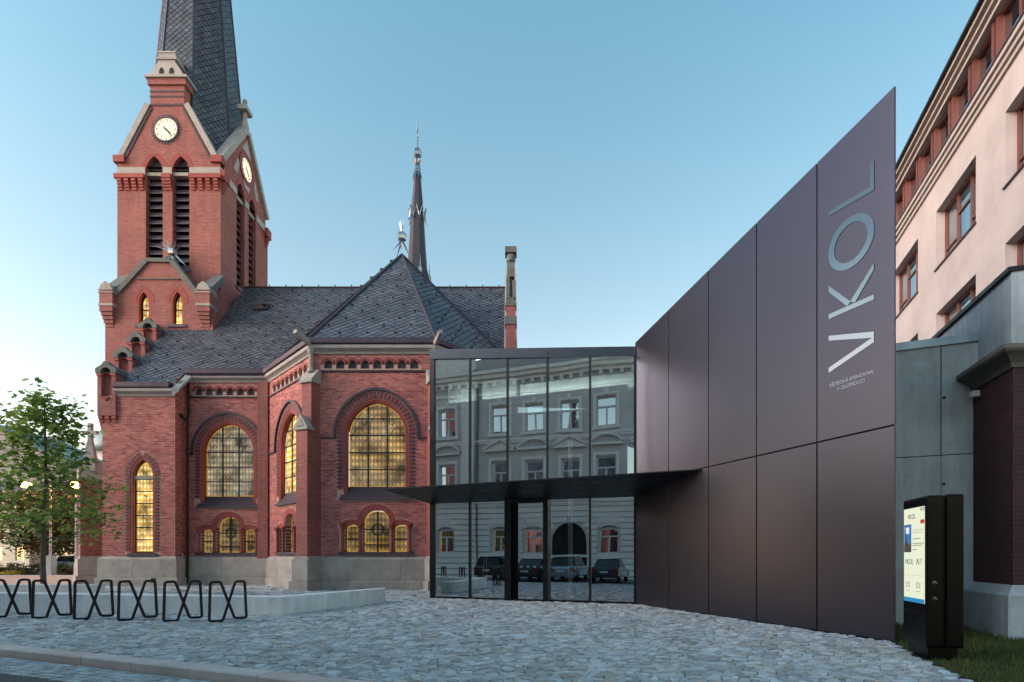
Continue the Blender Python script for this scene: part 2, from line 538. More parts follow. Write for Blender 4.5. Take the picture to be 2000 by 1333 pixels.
RED1, RED2 = '9c514d', '833f3c'
mt = dict(
    brickwall=M_brickwall('brick_wall', RED1, RED2),
    brick=M('red_brick', 'b3675f', .8, var=.32, vscale=.55, bump=.25, bscale=60, rnd=.24, rcol='8a3f3b'),
    mortar=M('mortar', 'b59389', .9, var=.15),
    brickred=M('moulded_red_brick', '91413a', .75, var=.15, bump=.2, bscale=50, rnd=.12),
    darkbrick=M('dark_glazed_brick', '3b3039', .5, var=.15, bump=.2, rnd=.25),
    slatebrick=M('dark_purple_brick', '463a45', .6, var=.2, bump=.3, rnd=.15),
    stone=M('sandstone', '9b958e', .85, var=.28, vscale=1.6, bump=.35, bscale=30, rnd=.08),
    palestone=M('pale_stone_trim', '9d9894', .8, var=.2, vscale=2, bump=.25, bscale=30, rnd=.06),
    greenstone=M('weathered_stone_coping', '60635f', .8, var=.35, vscale=2.5, bump=.4, bscale=25, rnd=.08),
    slate=M('slate_shingle', '50545c', .40, var=.28, vscale=.5, bump=.2, bscale=25, rnd=.30, rcol='4a4b54', spec=.5),
    slatebase=M('roof_underlay', '0f0f12', .8),
    gutter=M('dark_metal_gutter', '4a3f47', .4, metal=.6, var=.2),
    iron=M('black_iron', '16181b', .5, metal=.3, var=.1),
    bars=M('window_bars', '232b2c', .5, metal=.3, var=.1),
    louvre=M('louvre_slat', '4a4048', .55, var=.2, vscale=4),
    silver=M('polished_metal', '969da3', .32, metal=1.0, var=.15),
    darkmetal=M('black_metal_frame', '14171b', .35, metal=.5, var=.1),
    black=M('black_powder_coat', '030304', .35, var=.1, spec=.14),
    canopy=M('black_canopy_sheet', '0d0e11', .45, metal=.2, var=.08),
    concrete=M_concrete('board_concrete', 'b2bfc7'),
    palecon=M_concrete('pale_smooth_concrete', 'd8dcdd', .14),
    asphalt=M('asphalt', '4c4e52', .9, var=.15, vscale=2, bump=.5, bscale=120),
    granite=M('granite_kerb', 'c2b8b4', .75, var=.2, vscale=2, bump=.35, bscale=60, rnd=.12, rcol='c9b6b0'),
    cobble=M('paving_stone', 'a9b2b8', .62, var=.2, vscale=.6, bump=.8, bscale=22, rnd=.34, rcol='aaa69f'),
    joint=M('paving_joint', '232528', .95, var=.3, bump=.5, bscale=60),
    sett=M('granite_sett', 'a6acb2', .7, var=.15, bump=.4, bscale=40, rnd=.3),
    plaster=M('beige_plaster', 'aea3a0', .9, var=.18, vscale=.6, bump=.25, bscale=60),
    plastertrim=M('beige_plaster_trim', 'a89f9a', .85, var=.06),
    wood=M('reddish_wood_frame', '64382f', .5, var=.15, rnd=.1),
    white=M('white_paint', 'd8d8d6', .5, var=.05),
    clockface=M_emit('lit_clock_face', 'ffeecb', .95),
    winbright=M_stained('stained_glass_bright', 1.25, hi='fbdf8c', lo='cf9a38', line='6b4a18', grey=.12),
    windim=M_stained('stained_glass_dim', .46, hi='e2d2a8', lo='948060', line='4a4234', grey=.85),
    winmid=M_stained('stained_glass', .50, hi='e2b866', lo='8a6428', line='33260f', grey=.35),
    winsmall=M_stained('stained_glass_small', .30, hi='e4b654', lo='76561c', line='2a1f0a', grey=.3),
    winborder=M_emit('stained_glass_border', 'd6a24c', .5),
    glass=M_glass('facade_glass', (.46, .56, .57, 1), .48, wob=.005, wscale=.45),
    winglass=M_glass('window_glass', (.10, .13, .15, 1), .45, wob=.004, wscale=.8),
    flecheslate=M('dark_fleche_slate', '332f39', .45, var=.2),
    oppglass=M_glass('mirrored_window_glass', (.12, .15, .17, 1), .75),
    bark=M('tree_bark', '5b544d', .9, var=.25, vscale=6, bump=.6, bscale=30),
)
# ================================================================== CHURCH
church = thing('brick_church', 'red brick neo-gothic church with clock tower, spire, slate roofs and lit stained glass', 'church')
Afr = Frame((-17.05, 29.0), (-12.75, 29.0))
Bfr = Frame((-12.75, 29.0), (-8.95, 24.9))
Cfr = Frame((-8.95, 24.9), (-3.5, 24.9))
Dfr = Frame((-3.5, 24.9), (0.3, 29.0))
Lfr = Frame((-20.74, 28.0), (-17.06, 28.0))
Rfr = Frame((-17.06, 28.0), (-17.06, 29.0))
brick_parts = 0

def miter(n1, n2):
    return (n1 + n2) / (1 + n1.dot(n2))

def lay_bricks(F, u0, u1, z0, z1, opens, blocks=(), individual=False, skip=None):
    """running-bond bricks on a face, cut at the openings; blocks = (u0,u1,z0,z1) kept free"""
    global brick_parts
    mb = MB(); rh, bl, jo = .085, .27, .017
    unit = None; row = 0; z = z0
    while z + rh * .6 < z1:
        zt = min(z + rh - jo, z1)
        zm = (z + zt) / 2
        free = [(u0, u1)]
        cuts = []
        for (a, t) in opens:
            h = max(a.half(z, t), a.half(zt, t))
            if a.z0 - .02 < zm and h > 0: cuts.append((a.uc - h, a.uc + h))
        for (a0, a1, b0, b1) in blocks:
            if b0 < zt and b1 > z: cuts.append((a0, a1))
        for (c0, c1) in cuts:
            nf = []
            for (f0, f1) in free:
                if c1 <= f0 or c0 >= f1: nf.append((f0, f1)); continue
                if c0 > f0: nf.append((f0, c0))
                if c1 < f1: nf.append((c1, f1))
            free = nf
        off = (row % 2) * bl / 2 + u0
        for (f0, f1) in free:
            k = math.floor((f0 - off) / bl)
            while off + k * bl < f1:
                a, b = max(f0, off + k*bl + jo/2), min(f1, off + (k+1)*bl - jo/2)
                k += 1
                if b - a < .03: continue
                w = .005 + random.uniform(-.002, .003)
                if individual and brick_parts < 300 and abs((b - a) - (bl - jo)) < 1e-4 and zt - z > rh - jo - 1e-4 and 1.5 < z < 5.2:
                    if unit is None:
                        um = MB().box(Frame((0, 0), (1, 0)), 0, bl - jo, 0, rh - jo, -.004, .005)
                        unit = um.mesh('brick'); unit.materials.append(mt['brick'])
                    U = Vector((F.u.x, F.u.y, 0)); N = Vector((F.n.x, F.n.y, 0))
                    Mx = Matrix((U, -N, Vector((0, 0, 1)))).transposed().to_4x4(); Mx.translation = F.P(a, z, random.uniform(-.002, .004))
                    inst(unit, 'brick', Mx, church); brick_parts += 1
                    continue
                mb.box(F, a, b, z, zt, -.004, w)
        z += rh; row += 1
    mb.build('brickwork', mt['brick'], church, stuff=True)

def voussoir_ring(F, arch, t0, t1, parent, step=.105, jamb_to=None, mats=('darkbrick', 'brickred'), w=.02, name='arch_brick', every=2):
    A, B = MB(), MB()
    for q, k in arch.voussoirs(t0, t1, step):
        (A if k % every == 0 else B).prism(F, q, -.01, w + random.uniform(0, .006))
    if jamb_to is not None:
        z = arch.zs - .003; k = 1
        while z - .085 > jamb_to:
            for s in (-1, 1):
                e = .06 if k % 2 == 0 else 0.0
                us = sorted((arch.uc + s*(arch.a + t0), arch.uc + s*(arch.a + t1 - .06 + e)))
                (A if k % 2 == 0 else B).box(F, us[0], us[1], z - .077, z, -.01, w + random.uniform(0, .005))
            z -= .085; k += 1
    A.build(name, mt[mats[0]], parent, stuff=True)
    B.build(name, mt[mats[1]], parent, stuff=True)

def panes(F, arch, w, parent, us, zs, mat, bar=.07, border=.06, barw=.05):
    """glass split by glazing bars into panes"""
    poly = arch.pts(0, 10)
    ue = [arch.uc - arch.a] + us + [arch.uc + arch.a]; ze = [arch.z0] + zs + [arch.zs + arch.h + .01]
    for i in range(len(ue) - 1):
        for j in range(len(ze) - 1):
            p = [(u, v) for u, v in poly]
            p = clip_poly(p, 1, 0, -ue[i]); p = clip_poly(p, -1, 0, ue[i+1]); p = clip_poly(p, 0, 1, -ze[j]); p = clip_poly(p, 0, -1, ze[j+1])
            if len(p) < 3: continue
            area = abs(sum(p[k][0]*p[(k+1) % len(p)][1] - p[(k+1) % len(p)][0]*p[k][1] for k in range(len(p)))) / 2
            if area < .004: continue
            MB().prism(F, p, w - .01, w).build('pane', mt[mat], parent)
    b = MB()
    for u in us:
        top = arch.zs
        while arch.half(top + .02) > abs(u - arch.uc) + .01 and top < arch.zs + arch.h: top += .02
        b.box(F, u - bar/2, u + bar/2, arch.z0, top, w + .003, w + barw)
    for z in zs:
        h = arch.half(z)
        if h > .03: b.box(F, arch.uc - h, arch.uc + h, z - bar*.4, z + bar*.4, w + .005, w + barw - .006)
    b.build('glazing_bar', mt['bars'], parent)
    if border:
        n = 10
        outer = arch.pts(0.0, n); inner = arch.pts(-border, n, tb=-border)
        MB().ring(F, outer, inner, w - .004, w + .006, closed=True).build('border_glass', mt['winborder'], parent)

def church_window(F, uc, mat):
    """the big three-light window; returns (opening, bricks offset)"""
    op = Arch(uc, 4.10, 6.97, 1.47, 1.66)
    root = MB().ring(F, op.arc(.36, 10), op.arc(.47, 10), 0, .10)
    # hood mould with a short return at the springing
    for s in (-1, 1):
        root.box(F, *sorted((op.uc + s*(op.a + .36), op.uc + s*(op.a + .47))), 6.80, 6.967, 0, .10)
    win = root.build('church_window', mt['darkbrick'], church)
    voussoir_ring(F, op, .01, .30, win, step=.10, jamb_to=4.45)
    thin = MB()
    thin.ring(F, op.pts(0, 10), op.pts(-.09, 10), -.10, -.001)
    thin.ring(F, op.pts(-.09, 10), op.pts(-.17, 10), -.22, -.03)
    thin.build('window_frame', mt['brickred'], win)
    gl = Arch(uc, 4.66, 6.97, 1.30, 1.49)
    panes(F, gl, -.30, win, [uc - .43, uc + .43], [5.44, 6.22, 7.0, 7.76], mat)
    # tracery drawn in lead: small lancet heads inside each light
    le = MB()
    for du, zt in ((-.86, 6.75), (0, 7.35), (.86, 6.75)):
        a = Arch(uc + du, 0, zt, .36, .62)
        pts = a.arc(0, 7)
        le.tube([F.P(u, v, -.285) for u, v in pts], .013, 5)
    for du in (-.68, .68):
        le.tube([F.P(uc + du*.93 + .13*math.cos(t*math.pi/6), 7.62 + .13*math.sin(t*math.pi/6), -.285) for t in range(12)], .016, 5, closed=True)
    le.build('lead_tracery', mt['bars'], win)
    # sloping brick sill laid in courses
    sl = MB()
    for k in range(5):
        w0, z0 = -.24 + .085*k, 4.66 - .125*k
        sl.box(F, uc - 1.53 - .025*k, uc + 1.53 + .025*k, z0 - .125, z0 - .012*(k > 0), -.34, w0 + .006*k)
    sl.build('window_sill', mt['slatebrick'], win)
    return op

def triple_window(F, uc, mat):
    cen = Arch(uc, 1.70, 3.05, .60, .52)
    sides = [Arch(uc + s*1.10, 1.70, 2.82, .31, .10, 'segment') for s in (-1, 1)]
    sill = MB().box(F, uc - 1.68, uc + 1.68, 1.56, 1.695, -.35, .12)
    win = sill.build('triple_window', mt['slatebrick'], church)
    rb = MB()
    for q, k in cen.voussoirs(.0, .27, .085): rb.prism(F, q, -.01, .02 + random.uniform(0, .005))
    for s in sides:
        for q, k in s.voussoirs(.01, .25, .085): rb.prism(F, q, -.01, .016 + random.uniform(0, .005))
    rb.build('arch_brick', mt['brickred'], win, stuff=True)
    for du in (-1.50, -.71, .71, 1.50):
        c = F.P(uc + du, 1.70, .07)
        col = MB().lathe(c, [(.10, 0), (.10, .06), (.075, .10), (.065, .14), (.062, .95), (.085, .97), (.065, 1.0), (.08, 1.06), (.13, 1.17), (.15, 1.18), (.15, 1.25)], 8, math.pi/8)
        col.build('colonnette', mt['brickred'], win)
    im = MB()
    for du in (-1.60, -.80, .62, 1.44):
        im.box(F, uc + du, uc + du + .18, 2.94, 3.04, 0, .06)
    im.build_each('impost', mt['brickred'], win)
    # dark and red banded jambs deep in the reveal
    jb = MB()
    z = 1.72; k = 0
    while z < 3.0:
        if k % 2 == 0:
            for (u, s) in ((uc - .60, 1), (uc + .60, -1), (uc - 1.41, 1), (uc - .79, -1), (uc + .79, 1), (uc + 1.41, -1)):
                if abs(u - uc) > .7 and z > 2.75: continue
                jb.box(F, *sorted((u, u + s*.02)), z, z + .077, -.28, -.02)
        z += .085; k += 1
    jb.build('jamb_brick', mt['darkbrick'], win, stuff=True)
    panes(F, Arch(uc, 1.70, 3.05, .585, .50), -.30, win, [uc], [2.02, 2.72], mat, border=.06)
    ri = MB().tube([F.P(uc + .25*math.cos(t*math.pi/10), 2.72 + .25*math.sin(t*math.pi/10), -.26) for t in range(20)], .035, 6, closed=True)
    ri.build('window_ring', mt['bars'], win)
    for s in sides: panes(F, Arch(s.uc, 1.70, 2.82, .30, .09, 'segment'), -.30, win, [], [2.28], mat, border=.05)
    return [cen] + sides

def corbel_band(F, u0, n, step, z0=9.95, zs=10.14):
    return [Arch(u0 + step*(k + .5), z0, zs, .195, .195, 'segment') for k in range(n)]

def apse_face(F, name, uc, mat, nn, ustart, bands, trim=(0, 0), individual=False):
    op = church_window(F, uc, mat); tr = triple_window(F, uc, 'winsmall')
    nich = corbel_band(F, ustart, nn, bands)
    holes = [op.pts(0, 10)] + [a.pts(0, 8) for a in tr] + [a.pts(0, 5) for a in nich]
    mb = MB(); wall_sheet(mb, F, [(0, .2), (F.L, .2), (F.L, 10.62), (0, 10.62)], holes, 0, .34)
    mb.build('wall', mt['mortar'], church, recalc=False)
    bk = MB()
    for a in nich: bk.box(F, a.uc - .195, a.uc + .195, 9.93, 10.36, -.3, -.16)
    bk.build_each('niche_back', mt['slatebrick'], church)
    rb = MB()
    for a in nich:
        for q, k in a.voussoirs(.005, .13, .07): rb.prism(F, q, -.01, .016)
    rb.build('niche_arch', mt['brickred'], church, stuff=True)
    bl = [(op.uc - 1.64, op.uc + 1.64, 4.03, 4.68), (uc - 1.70, uc + 1.70, 1.54, 1.72), (uc - 1.44, uc + 1.44, 2.8, 3.05)]
    lay_bricks(F, trim[0], F.L - trim[1], 1.5, 10.6, [(op, .31)] + [(tr[0], .28)] + [(s, .26) for s in tr[1:]] + [(a, .135) for a in nich], bl, individual)
    # string course under the arcade and at the springing of the hood
    st = MB().box(F, .0, F.L, 9.80, 9.87, 0, .07)
    st.box(F, .0, uc - 1.83, 6.80, 6.87, 0, .07); st.box(F, uc + 1.83, F.L, 6.80, 6.87, 0, .07)
    st.build_each('string_course', mt['darkbrick'], church)

apse_face(Cfr, 'C', 2.84, 'winmid', 8, .38, .555, individual=True)
apse_face(Bfr, 'B', 2.88, 'winbright', 8, .55, .555)
apse_face(Afr, 'A', 2.17, 'windim', 7, .32, .55)
apse_face(Dfr, 'D', 2.8, 'winmid', 8, .5, .555)
# pilaster at the corner of A and B
pl = MB(); pl.box(Afr, 3.75, 4.30, .2, 10.6, .0, .14)
pl.build('pilaster', mt['brickwall'], church)

# ---- left block with the tall window
tall = Arch(Lfr.hit(278.5, 1000)[0], 1.62, 5.55, .62, .98)
def tall_window(F, a):
    win = MB().box(F, a.uc - .72, a.uc + .72, 1.48, 1.66, -.3, .09).build('tall_window', mt['slatebrick'], church)
    voussoir_ring(F, a, .01, .27, win, step=.11, jamb_to=1.66, w=.016)
    MB().ring(F, a.pts(0, 8), a.pts(-.10, 8), -.14, -.001).build('window_frame', mt['brickred'], win)
    g = Arch(a.uc, 1.72, 5.55, .50, .80)
    panes(F, g, -.30, win, [], [2.35, 2.97, 3.58, 4.2, 4.82, 5.43], 'winbright', border=.05)
    MB().box(F, a.uc - .61, a.uc + .61, 5.42, 5.58, -.30, -.08).build('transom', mt['stone'], win)
tall_window(Lfr, tall)
mb = MB(); wall_sheet(mb, Lfr, [(0, .2), (Lfr.L, .2), (Lfr.L, 9.62), (0, 9.62)], [tall.pts(0, 8)], 0, .34)
wall_sheet(mb, Rfr, [(0, .2), (Rfr.L, .2), (Rfr.L, 10.6), (0, 10.6)], [], 0, 0)
Lside = Frame((-20.74, 40.0), (-20.74, 28.0))
wall_sheet(mb, Lside, [(0, .2), (Lside.L, .2), (Lside.L, 9.62), (0, 9.62)], [], 0, 0)
mb.build('wall', mt['mortar'], church, recalc=False)
lay_bricks(Lfr, 0, Lfr.L, 1.5, 9.6, [(tall, .28)], [(tall.uc - .74, tall.uc + .74, 1.4, 1.68)])
lay_bricks(Rfr, 0, Rfr.L, 1.5, 10.6, [])

# ---- stone plinth: two courses of blocks round the whole foot
path = [Vector(p) for p in ((-20.74, 33.0), (-20.74, 28.0), (-17.06, 28.0), (-17.05, 29.0), (-12.75, 29.0), (-8.95, 24.9), (-3.5, 24.9), (0.3, 29.0))]
def path_miters(path):
    ns = []
    for a, b in zip(path, path[1:]):
        d = (b - a).normalized(); ns.append(Vector((d.y, -d.x)))
    ms = [ns[0]] + [miter(ns[k], ns[k+1]) for k in range(len(ns)-1)] + [ns[-1]]
    return ns, ms
ns, ms = path_miters(path)
LOW = [(-.05, -.1), (.24, -.1), (.24, .36), (.21, .41), (-.05, .41)]
UPP = [(-.05, .42), (.155, .42), (.155, 1.36), (.02, 1.50), (-.05, 1.50)]
for k, (a, b) in enumerate(zip(path, path[1:])):
    L = (b - a).length; d = (b - a).normalized()
    for prof, tgt, off in ((LOW, 1.25, 0), (UPP, 1.75, .5)):
        n = max(1, round(L / tgt))
        cuts = [0] + [L * (j + (.18 if (j + int(off*2)) % 2 else -.12)) / n for j in range(1, n)] + [L]
        for j in range(n):
            p0 = a + d * (cuts[j] + (.006 if j else 0)); p1 = a + d * (cuts[j+1] - (.006 if j < n-1 else 0))
            m0 = ms[k] if j == 0 else ns[k]; m1 = ms[k+1] if j == n-1 else ns[k]
            MB().sweep(prof, p0, p1, m0, m1).build('plinth_stone', mt['stone'], church)

# ---- cornice and gutter
def run(path, prof, name, mat):
    path = [Vector(p) for p in path]
    ns_, ms_ = path_miters(path)
    mb = MB()
    for k in range(len(path) - 1): mb.sweep(prof, path[k], path[k+1], ms_[k], ms_[k+1], caps=(k == 0 or k == len(path)-2))
    return mb.build(name, mat, church, recalc=True)
up = [(-17.05, 29.0), (-12.75, 29.0), (-8.95, 24.9), (-3.5, 24.9), (.3, 29.0)]
CP = [(-.1, 10.60), (.06, 10.60), (.08, 10.68), (.17, 10.75), (.25, 10.79), (.27, 10.86), (.25, 10.95), (-.1, 10.95)]
GP = [(-.2, 10.955), (.28, 10.955), (.34, 11.0), (.34, 11.22), (.30, 11.26), (-.2, 11.26)]
run(up, CP, 'cornice', mt['palestone']); run(up, GP, 'gutter', mt['gutter'])
lo_p = [(-20.0, 28.0), (-17.06, 28.0)]
CPl = [(w, z - 1.0) for w, z in CP]; GPl = [(w, z - 1.0) for w, z in GP]
run(lo_p, CPl, 'cornice', mt['palestone']); run([(-20.0, 28.0), (-17.2, 28.0)], GPl, 'gutter', mt['gutter'])
# the raking length of moulding that joins the two heights
mb = MB()
pa, pb = Vector((-16.98, 28.0)), Vector((-16.85, 29.0))
i0 = len(mb.v)
for (p, dz) in ((pa, -1.0), (pb, 0.0)):
    for (w, z) in CP: mb.v.append(Vector((p.x + w*.9, p.y - .25 + w*.2, z + dz)))
n = len(CP)
for k in range(n): mb.f.append((i0 + k, i0 + (k+1) % n, i0 + n + (k+1) % n, i0 + n + k))
mb.f.append(tuple(range(i0, i0+n))); mb.f.append(tuple(range(i0+n, i0+2*n)))
mb.build('raking_cornice', mt['palestone'], church)

# ---- corner buttresses
def buttress(c, nb, name='buttress'):
    nb = Vector(nb).normalized(); u = Vector((-nb.y, nb.x))
    F = Frame((c[0] - u.x*.32, c[1] - u.y*.32), udir=u)
    b = MB()
    b.box(F, 0, .64, 1.5, 7.05, -.4, .72)
    b.box(F, .05, .59, 7.05, 9.2, -.4, .42)
    o = b.build('buttress', mt['brickwall'], church)
    s = MB()
    for prof, t in (([(0, -.1), (1, -.1), (1, .36), (.97, .41), (0, .41)], .22), ([(0, .42), (1, .42), (1, 1.36), (1, 1.5), (0, 1.5)], .12)):
        pass
    MB().box(F, -.2, .84, -.1, .41, -.5, .94).build('plinth_stone', mt['stone'], o)
    up_ = MB(); up_.box(F, -.12, .76, .42, 1.36, -.5, .84)
    up_.prism(F, [(-.12, 1.362), (.76, 1.362), (.66, 1.5), (-.02, 1.5)], -.5, .74)
    up_.build('plinth_stone', mt['stone'], o)
    # gabled stone cap of the lower stage
    cp = MB()
    cp.box(F, -.06, .70, 7.05, 7.17, .36, .80)
    cp.prism(F, [(-.06, 7.17), (.70, 7.17), (.32, 7.72)], .425, .80)
    cp.prism(F, [(.12, 7.2), (.52, 7.2), (.32, 7.52)], .80, .83)
    cp.build('gabled_cap', mt['stone'], o)
    c2 = MB()
    G = Frame(F.P(0, 0, 0).xy[:], udir=nb)      # profile seen from the side
    c2.prism(Frame((F.P(.64, 0, 0).x, F.P(.64, 0, 0).y), udir=-nb), [(-.50, 9.2), (-.50, 9.32), (-.05, 9.85), (.1, 9.85), (.1, 9.2)], -.68, .04)
    c2.build('weathering_stone', mt['stone'], o)
    sh = MB().lathe(F.P(.32, 9.8, .14), [(.16, -.05), (.12, .08), (.10, .12), (.10, .72), (.15, .82), (.17, .95)], 8)
    sh.build('shaft', mt['stone'], o)
    sp = MB()
    a, bb = F.P(.32, 10.98, .1), F.P(.32, 11.22, 1.1)
    sp.tube([a, (a+bb)/2, bb], .15, 6, r2=.11)
    sp.build('water_spout', mt['stone'], o)
    return o
buttress((-8.95, 24.9), (-.383, -.924))
buttress((-3.5, 24.9), (.383, -.924))

# ---- roofs: underlay slabs and diamond slates
roof_polys = []
def zroof(d): return 10.95 + 1.16 * (d - 28.75)
RIDGE_D = 35.4
RIDGE_Z = zroof(RIDGE_D)
roof_polys.append([(-17.0, 28.72), (-.35, 28.72), (-.35, RIDGE_D), (-17.0, RIDGE_D)])
MAIN1 = [Vector((x, d, zroof(d))) for x, d in ((-17.1, 28.7), (-.35, 28.7), (-.35, RIDGE_D), (-17.1, RIDGE_D))]
MAIN2 = [Vector((x, d, zroof(d))) for x, d in ((-19.95, 27.78), (-17.1, 27.78), (-17.1, 32.2), (-19.95, 32.2))]
BACK = [Vector((-.35, RIDGE_D, RIDGE_Z)), Vector((-.35, 42.0, 10.95)), Vector((-17.1, 42.0, 10.95)), Vector((-17.1, RIDGE_D, RIDGE_Z))][::-1]
APEX = Vector((-6.2, 31.15, 18.45))
def eave(p, n1, n2, z=11.2, off=.22):
    m = miter(Vector(n1), Vector(n2)); return Vector((p[0] + m.x*off, p[1] + m.y*off, z))
eA = eave((-12.75, 29.0), Afr.n, Bfr.n); eB = eave((-8.95, 24.9), Bfr.n, Cfr.n); eC = eave((-3.5, 24.9), Cfr.n, Dfr.n); eD = Vector((.35, 28.9, 11.2))
RB = Vector((-6.2, RIDGE_D, RIDGE_Z - .05))
planes = [(MAIN1, 'main'), (MAIN2, 'main'), ([eB, eC, APEX], 'apse'), ([eA, eB, APEX], 'apse'), ([eC, eD, APEX], 'apse'), ([eA, APEX, RB], 'apse'), ([APEX, eD, RB], 'apse')]
ub = MB()
for pl_, _ in planes: ub.quad(*pl_)
ub.quad(*BACK)
roof = ub.build('roof', mt['slatebase'], church, recalc=False)

def diamond_mesh(du, dv):
    g = .020
    top, lf, bt, rt = (0, dv/2 - g, .010), (-du/2 + g, 0, .022), (0, -dv/2 + g, .036), (du/2 - g, 0, .022)
    me = bpy.data.meshes.new('shingle')
    me.from_pydata([top, lf, bt, rt, (lf[0], 0, 0), (0, bt[1], 0), (rt[0], 0, 0)], [], [(0, 1, 2, 3), (1, 4, 5, 2), (2, 5, 6, 3)])
    me.materials.append(mt['slate'])
    return me

def shingle_plane(poly, du, dv, acc, key=None):
    """diamond slates over one plane; returns list of (distance, matrix, clipped or None)"""
    n = (poly[1] - poly[0]).cross(poly[2] - poly[0]).normalized()
    if n.z < 0: n = -n
    if abs(n.z) < 1e-6 and n.y > 0: n = -n
    ax = Vector((0, 0, 1)).cross(n).normalized(); ay = n.cross(ax).normalized()
    o = poly[0]
    P2 = [((p - o).dot(ax), (p - o).dot(ay)) for p in poly]
    ar = sum(P2[k][0]*P2[(k+1) % len(P2)][1] - P2[(k+1) % len(P2)][0]*P2[k][1] for k in range(len(P2)))
    if ar < 0: P2 = P2[::-1]
    edges = []
    for k in range(len(P2)):
        a, b = Vector(P2[k]), Vector(P2[(k+1) % len(P2)])
        d = (b - a).normalized(); edges.append((-d.y, d.x, d.y*a.x - d.x*a.y))
    x0, x1 = min(p[0] for p in P2), max(p[0] for p in P2); y0, y1 = min(p[1] for p in P2), max(p[1] for p in P2)
    j = 0; y = y0
    Mx = Matrix((ax, ay, n)).transposed().to_4x4()
    while y < y1 + dv:
        x = math.floor(x0/du)*du - du + (j % 2)*du/2
        while x < x1 + du:
            D = [(x, y + dv/2), (x - du/2, y), (x, y - dv/2), (x + du/2, y)]
            ins = [min(a*p[0] + b*p[1] + c for p in D) for a, b, c in edges]
            ctr = min(a*x + b*y + c for a, b, c in edges)
            if min(ins) >= 0:
                m = Mx.copy(); m.translation = o + ax*x + ay*y
                acc.append((m.translation.y, m, None))
            elif ctr > -du:
                Q = D
                for a, b, c in edges:
                    Q = clip_poly(Q, a, b, c)
                    if len(Q) < 3: break
                if len(Q) >= 3:
                    vs = [o + ax*p[0] + ay*p[1] + n*(.022 - (p[1] - y)/dv*.026) for p in Q]
                    acc.append((1e9, None, vs))
            x += du
        y += dv/2; j += 1
    return n, ax, ay, o, P2, edges

acc = []; infos = []
for pl_, k in planes: infos.append((shingle_plane(pl_, .42, .36, acc), k, pl_))
full = sorted([a for a in acc if a[1] is not None], key=lambda a: a[0])
dm = diamond_mesh(.42, .36)
rest = MB()
def in_view(p):
    q = (p.x / p.y * FPX + CX, HZ - (p.z - EYE) / p.y * FPX)
    return 640 < q[0] < 990 and q[1] < 662
vis = [a for a in full if in_view(a[1].translation)]
pick = set(id(a) for a in vis[:300])
for a in full:
    if id(a) in pick:
        mm = a[1].copy()
        mm = mm @ Matrix.Rotation(random.uniform(-.012, .012), 4, 'Z')
        inst(dm, 'shingle', mm, roof)
    else:
        i = len(rest.v); jz = random.uniform(-.004, .006)
        rest.v += [a[1] @ (Vector(v.co) + Vector((0, 0, jz))) for v in dm.vertices]
        rest.f += [tuple(i + q for q in p.vertices) for p in dm.polygons]
for a in acc:
    if a[2] is not None: rest.quad(*a[2])
rest.build('shingle', mt['slate'], roof, stuff=True, recalc=False)
# snow guards, one on every third slate
sg = MB()
for (inf, k, pl_) in infos:
    n, ax, ay, o, P2, edges = inf
    y = min(p[1] for p in P2) + .5; j = 0
    while y < max(p[1] for p in P2):
        x = min(p[0] for p in P2) + (j % 2)*.63
        while x < max(p[0] for p in P2):
            if min(a*x + b*y + c for a, b, c in edges) > .25:
                c = o + ax*x + ay*y
                p = [c + ax*sx*.036 + ay*sy*.018 + n*h for h in (.02, .10) for sx, sy in ((-1, -1), (1, -1), (1, 1), (-1, 1))]
                i = len(sg.v); sg.v += p
                sg.f += [(i+4, i+5, i+6, i+7), (i, i+1, i+5, i+4), (i+1, i+2, i+6, i+5), (i+2, i+3, i+7, i+6), (i+3, i, i+4, i+7)]
            x += 1.26
        y += .72; j += 1
sg.build('snow_guard', mt['iron'], roof, stuff=True, recalc=False)
hp = MB()
for a, b in ((eB, APEX), (eA, APEX), (eC, APEX), (eD, APEX), (APEX, RB)):
    hp.tube([a + Vector((0, 0, .05)), b + Vector((0, 0, .05))], .075, 6)
hp.tube([Vector((-17.1, RIDGE_D, RIDGE_Z + .03)), Vector((-.35, RIDGE_D, RIDGE_Z + .03))], .08, 6)
hp.build('ridge_cap', mt['gutter'], roof)
vk = MB()
for t in [k/13 for k in range(1, 13)]:
    p = eA.lerp(APEX, t); vk.box(Frame((p.x - .12, p.y), udir=(1, 0)), 0, .24, p.z + .05, p.z + .2, -.03, .03)
for x in [k*1.05 for k in range(16)]:
    vk.box(Frame((-16.6 + x, RIDGE_D), udir=(1, 0)), 0, .05, RIDGE_Z, RIDGE_Z + .22, -.03, .03)
vk.build('roof_hook', mt['iron'], roof, stuff=True)
# skylight
c = Vector((-15.2, 33.6, zroof(33.6))); nz = Vector((0, -1.16, 1)).normalized(); ax = Vector((1, 0, 0)); ay = nz.cross(ax)
def slab(mb, c, ax, ay, n, hx, hy, h0, h1):
    i = len(mb.v)
    mb.v += [c + ax*sx*hx + ay*sy*hy + n*h for h in (h0, h1) for sx, sy in ((-1, -1), (1, -1), (1, 1), (-1, 1))]
    mb.f += [(i+4, i+5, i+6, i+7), (i, i+1, i+5, i+4), (i+1, i+2, i+6, i+5), (i+2, i+3, i+7, i+6), (i+3, i, i+4, i+7)]
    return mb
sk = slab(MB(), c, ax, ay, nz, .42, .36, 0, .12).build('skylight', mt['gutter'], roof)
slab(MB(), c, ax, ay, nz, .30, .25, .1, .13).build('pane', mt['winglass'], roof)

